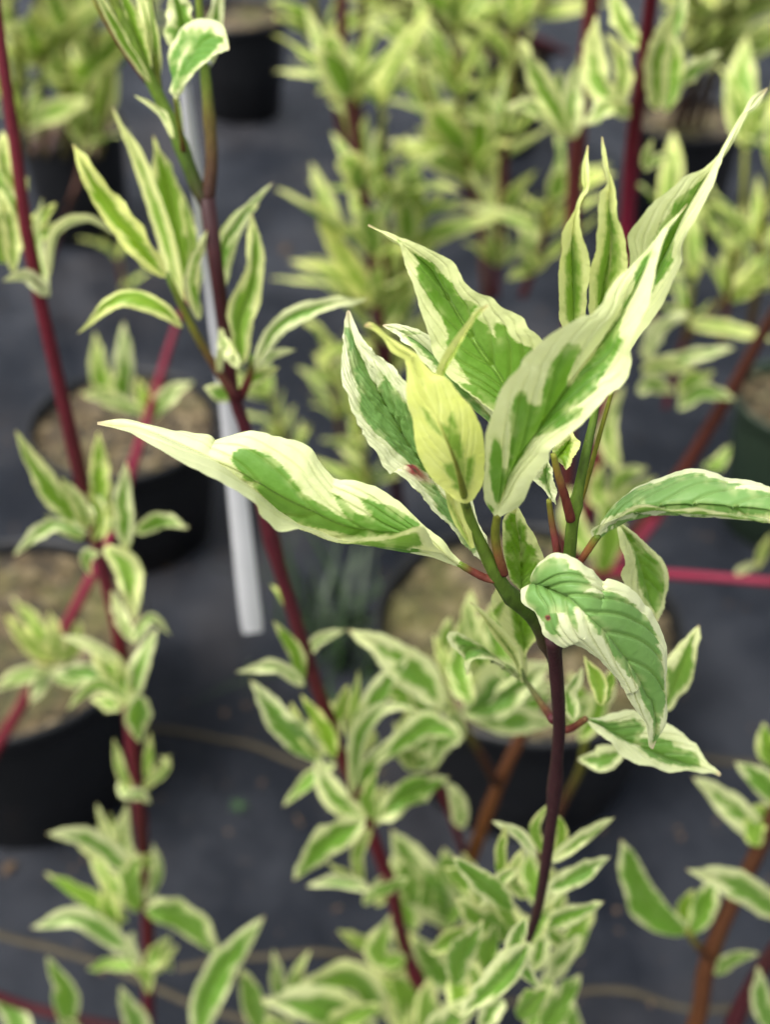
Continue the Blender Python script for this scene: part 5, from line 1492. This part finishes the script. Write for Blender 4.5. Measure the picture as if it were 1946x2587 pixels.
# right edge
b6 = on_level(1560 * K, 860 * K, 0.0)
s6 = back_shrub(tuple(b6), 'blurred dogwood by the right edge with a leafy purplish shoot under the tall leaf tip')
grow(s6, [1.25], [(1612, 320), (1608, 420), (1600, 540), (1560, 650), (1470, 760)], [12, 16, 18, 18], [OLIVE, MAROON, RED, MAROON], b6, .095, .085, seed=95, until=.7, dens=7)
grow(s6, [1.22], [(1675, 380), (1650, 480), (1640, 600), (1620, 720)], [14, 18, 20], [OLIVE, BROWN], None, .09, .075, seed=96, until=.9, dens=7)
grow(s6, [1.18, 1.2], [(1585, 540), (1578, 620), (1560, 740)], [10, 14, 16], [OLIVE, BROWN, MAROON], None, .08, .07, seed=97, until=.9, dens=6)
grow(s6, [1.22, 1.22], [(1500, 610), (1482, 720), (1440, 880)], [10, 14, 16], [OLIVE, MAROON, MAROON], None, .08, .08, seed=98, until=.8, dens=6)
grow(s6, [1.3, 1.3], [(1440, 470), (1430, 560), (1410, 700)], [10, 14, 16], [OLIVE, MAROON, MAROON], None, .08, .08, seed=99, until=.8, dens=6)
# top right corner
b7 = base_tr
s7 = back_shrub(tuple(b7), 'blurred dogwood filling the top right corner above the rusty soil')
for k, (x0, x1) in enumerate([(1500, 1490), (1560, 1500), (1620, 1520), (1660, 1540)]):
    grow(s7, [1.9, 2.1], [(x0, -80), ((x0 + x1) / 2, 40), (x1, 190)], [12, 14, 16], [OLIVE, BROWN, MAROON], b7 + np.array([.02 * k - .03, 0, 0]), .115, .07, seed=100 + k, until=.9, dens=8)
# foliage at the top behind the pots
b8 = base_tc
s8 = back_shrub(tuple(b8), 'blurred dogwood rising from the far pot at the top, right of centre')
for k, (x0, x1) in enumerate([(640, 960), (760, 980), (860, 990), (950, 1020), (1050, 1080), (1170, 1110), (1260, 1130)]):
    grow(s8, [2.2, 2.5], [(x0, -120), ((x0 + x1) / 2, -20), (x1, 70)], [12, 14, 16], [OLIVE, RED, MAROON], b8 + np.array([.03 * k - .03, 0, 0]), .12, .08, seed=110 + k, until=1.0, dens=8)

# ------------------------------------------------------------------ white hanging label
lab = thing('plant_label', tuple(at(px('D', (405, 330)), .56)[0]), 'long white plastic strip label hanging beside the forked maroon stem', 'label')
cpts = px('D', (400, 180), (418, 330), (444, 520), (468, 700), (492, 870), (515, 1090), (532, 1250), (546, 1368))
cw = np.array([26, 28, 30, 34, 39, 45, 48, 48]) * K
n = 60
cc = catmull(cpts, n)
ww = lerp_list(cw, n)
ww[-3:] *= np.array([1, .97, .86])
Tn = np.gradient(cc, axis=0)
Tn /= np.linalg.norm(Tn, axis=1)[:, None]
Nn = np.stack([-Tn[:, 1], Tn[:, 0]], -1)
Dl = lerp_list([.56, .58, .60, .60], n)
rows = []
for a, dd in ((-1, .0), (-.5, -.0012), (0, -.0018), (.5, -.0012), (1, 0), (1, .0009), (.5, -.0003), (0, -.0009), (-.5, -.0003), (-1, .0009), (-1, 0)):
    rows.append(at(cc + Nn * (ww / 2 * a)[:, None], Dl + dd))
link('strip', grid_mesh('strip', np.stack(rows, 1), {}), WHITE, lab)
# the thin strap that ties it to the stem behind the curled leaf
lp = [np.array(at(px('D', q), d)[0]) for q, d in (((401, 190), .562), ((404, 160), .555), ((420, 138), .535), ((441, 132), .512), ((452, 138), .52), ((440, 146), .53))]
tube('strap', lp, [.0020, .0016, .0012, .0012, .0012, .0010], WHITE, lab, None, sides=8, n=40)

# ------------------------------------------------------------------ small things on the ground
tuft_c = on_level(720 * K, 1400 * K, 0.0)
V, Fc = [], []
rr = random.Random(4)
for k in range(60):
    b = np.array([tuft_c[0] + rr.gauss(0, .05), tuft_c[1] + rr.gauss(0, .05), -.002])
    az, ln, wd = rr.random() * 6.28, rr.uniform(.08, .2), rr.uniform(.003, .006)
    dv = np.array([math.cos(az), math.sin(az), 0])
    sv = np.array([-dv[1], dv[0], 0])
    base = len(V)
    lean = rr.uniform(.3, 1.0)
    for i in range(6):
        t = i / 5
        c = b + dv * ln * lean * t ** 1.6 + np.array([0, 0, ln * (t - .45 * lean * t * t)])
        wv = wd * (1 - t * .92)
        V += [tuple(c - sv * wv), tuple(c + np.array([0, 0, -.001]) - dv * 0), tuple(c + sv * wv)]
    for i in range(5):
        for j in range(2):
            q = base + i * 3 + j
            Fc.append((q, q + 1, q + 4, q + 3))
me = bpy.data.meshes.new('grass_tuft')
me.from_pydata(V, [], Fc)
me.polygons.foreach_set('use_smooth', [True] * len(me.polygons))
me.update()
o = link('grass_tuft', me, GRASS)
o['label'] = 'dark green grass tuft growing through the membrane between label and foreground plant'
o['category'] = 'grass'

for i, (x, y, s, lab_) in enumerate([(485, 1540, .012, 'small dry brown leaf scrap lying on the membrane right of the corner pot'),
                                     (526, 1518, .010, 'pale dry leaf scrap on the membrane just below the white label end'),
                                     (30, 1855, .022, 'yellowed fallen leaf on the membrane at the left edge'),
                                     (1335, 1955, .012, 'dry scrap on the bare membrane left of the rusty stem'),
                                     (630, 540, .030, 'orange-brown fallen leaf on the membrane behind the forked stem'),
                                     (210, 2090, .010, 'tiny brown scrap beside the tan thread at lower left')]):
    c = on_level(x * K, y * K, 0)
    t = np.linspace(0, 1, 9)
    pw = profile(t) * s * .4
    a = rr.random() * 6
    dv, sv = np.array([math.cos(a), math.sin(a), 0]), np.array([-math.sin(a), math.cos(a), 0])
    z = ground_height(np.array(c[0]), np.array(c[1])) + .002
    m = np.stack([c + dv * s * q + np.array([0, 0, z + s * .15 * math.sin(q * 3)]) for q in t])
    P = np.stack([m + sv * (pw * v)[:, None] + np.array([0, 0, 1.0]) * (np.abs(v) * pw * .4)[:, None] for v in (-1, -.5, 0, .5, 1)], 1)
    o = link('fallen_leaf', grid_mesh('fallen_leaf', P, {}), DRY)
    o['label'] = lab_
    o['category'] = 'leaf'
    o['group'] = 'dead leaf scraps on the membrane'
# a small green weed in the membrane
wd_ = on_level(515 * K, 1745 * K, 0)
wt = thing('weed_seedling', tuple(wd_), 'tiny green weed seedling sprouting from the membrane, lower left of centre', 'weed')
wme = TEMPL[0].copy()
wme.materials.clear()
wme.materials.append(simple_mat('weed_leaf', (0.02, 0.06, 0.012), (0.04, 0.10, 0.02), 60, .5, .4))
for k in range(5):
    az = k * 1.26
    put_leaf(wt, wd_ + np.array([0, 0, .004]), (math.cos(az), math.sin(az), .35), (0, 0, 1), .013, .3, rr).data = wme

# crumbs of bark and leaf spilled on the membrane
V, Fc = [], []
for k in range(260):
    if k % 3:
        px_, py_ = rr.uniform(0, 1664), rr.uniform(250, 1250)
    else:
        px_, py_ = rr.uniform(0, 1664), rr.uniform(1250, 2212)
    c = on_level(px_ * K, py_ * K, 0)
    sz = rr.uniform(.002, .006)
    c[2] = ground_height(np.array(c[0]), np.array(c[1])) + .001
    a = rr.random() * 6.28
    dv, sv = np.array([math.cos(a), math.sin(a), 0]), np.array([-math.sin(a), math.cos(a), 0])
    b0 = len(V)
    for q, h in ((dv * sz, 0), (sv * sz * .5, 0), (-dv * sz, 0), (-sv * sz * .5, 0), (dv * 0, sz * .5)):
        V.append(tuple(c + q + np.array([0, 0, h])))
    Fc += [(b0, b0 + 1, b0 + 4), (b0 + 1, b0 + 2, b0 + 4), (b0 + 2, b0 + 3, b0 + 4), (b0 + 3, b0, b0 + 4)]
me = bpy.data.meshes.new('spilled_bark')
me.from_pydata(V, [], Fc)
me.update()
o = link('spilled_bark', me, DRY)
o['kind'] = 'stuff'
o['label'] = 'crumbs of bark and dead leaf scattered over the membrane'
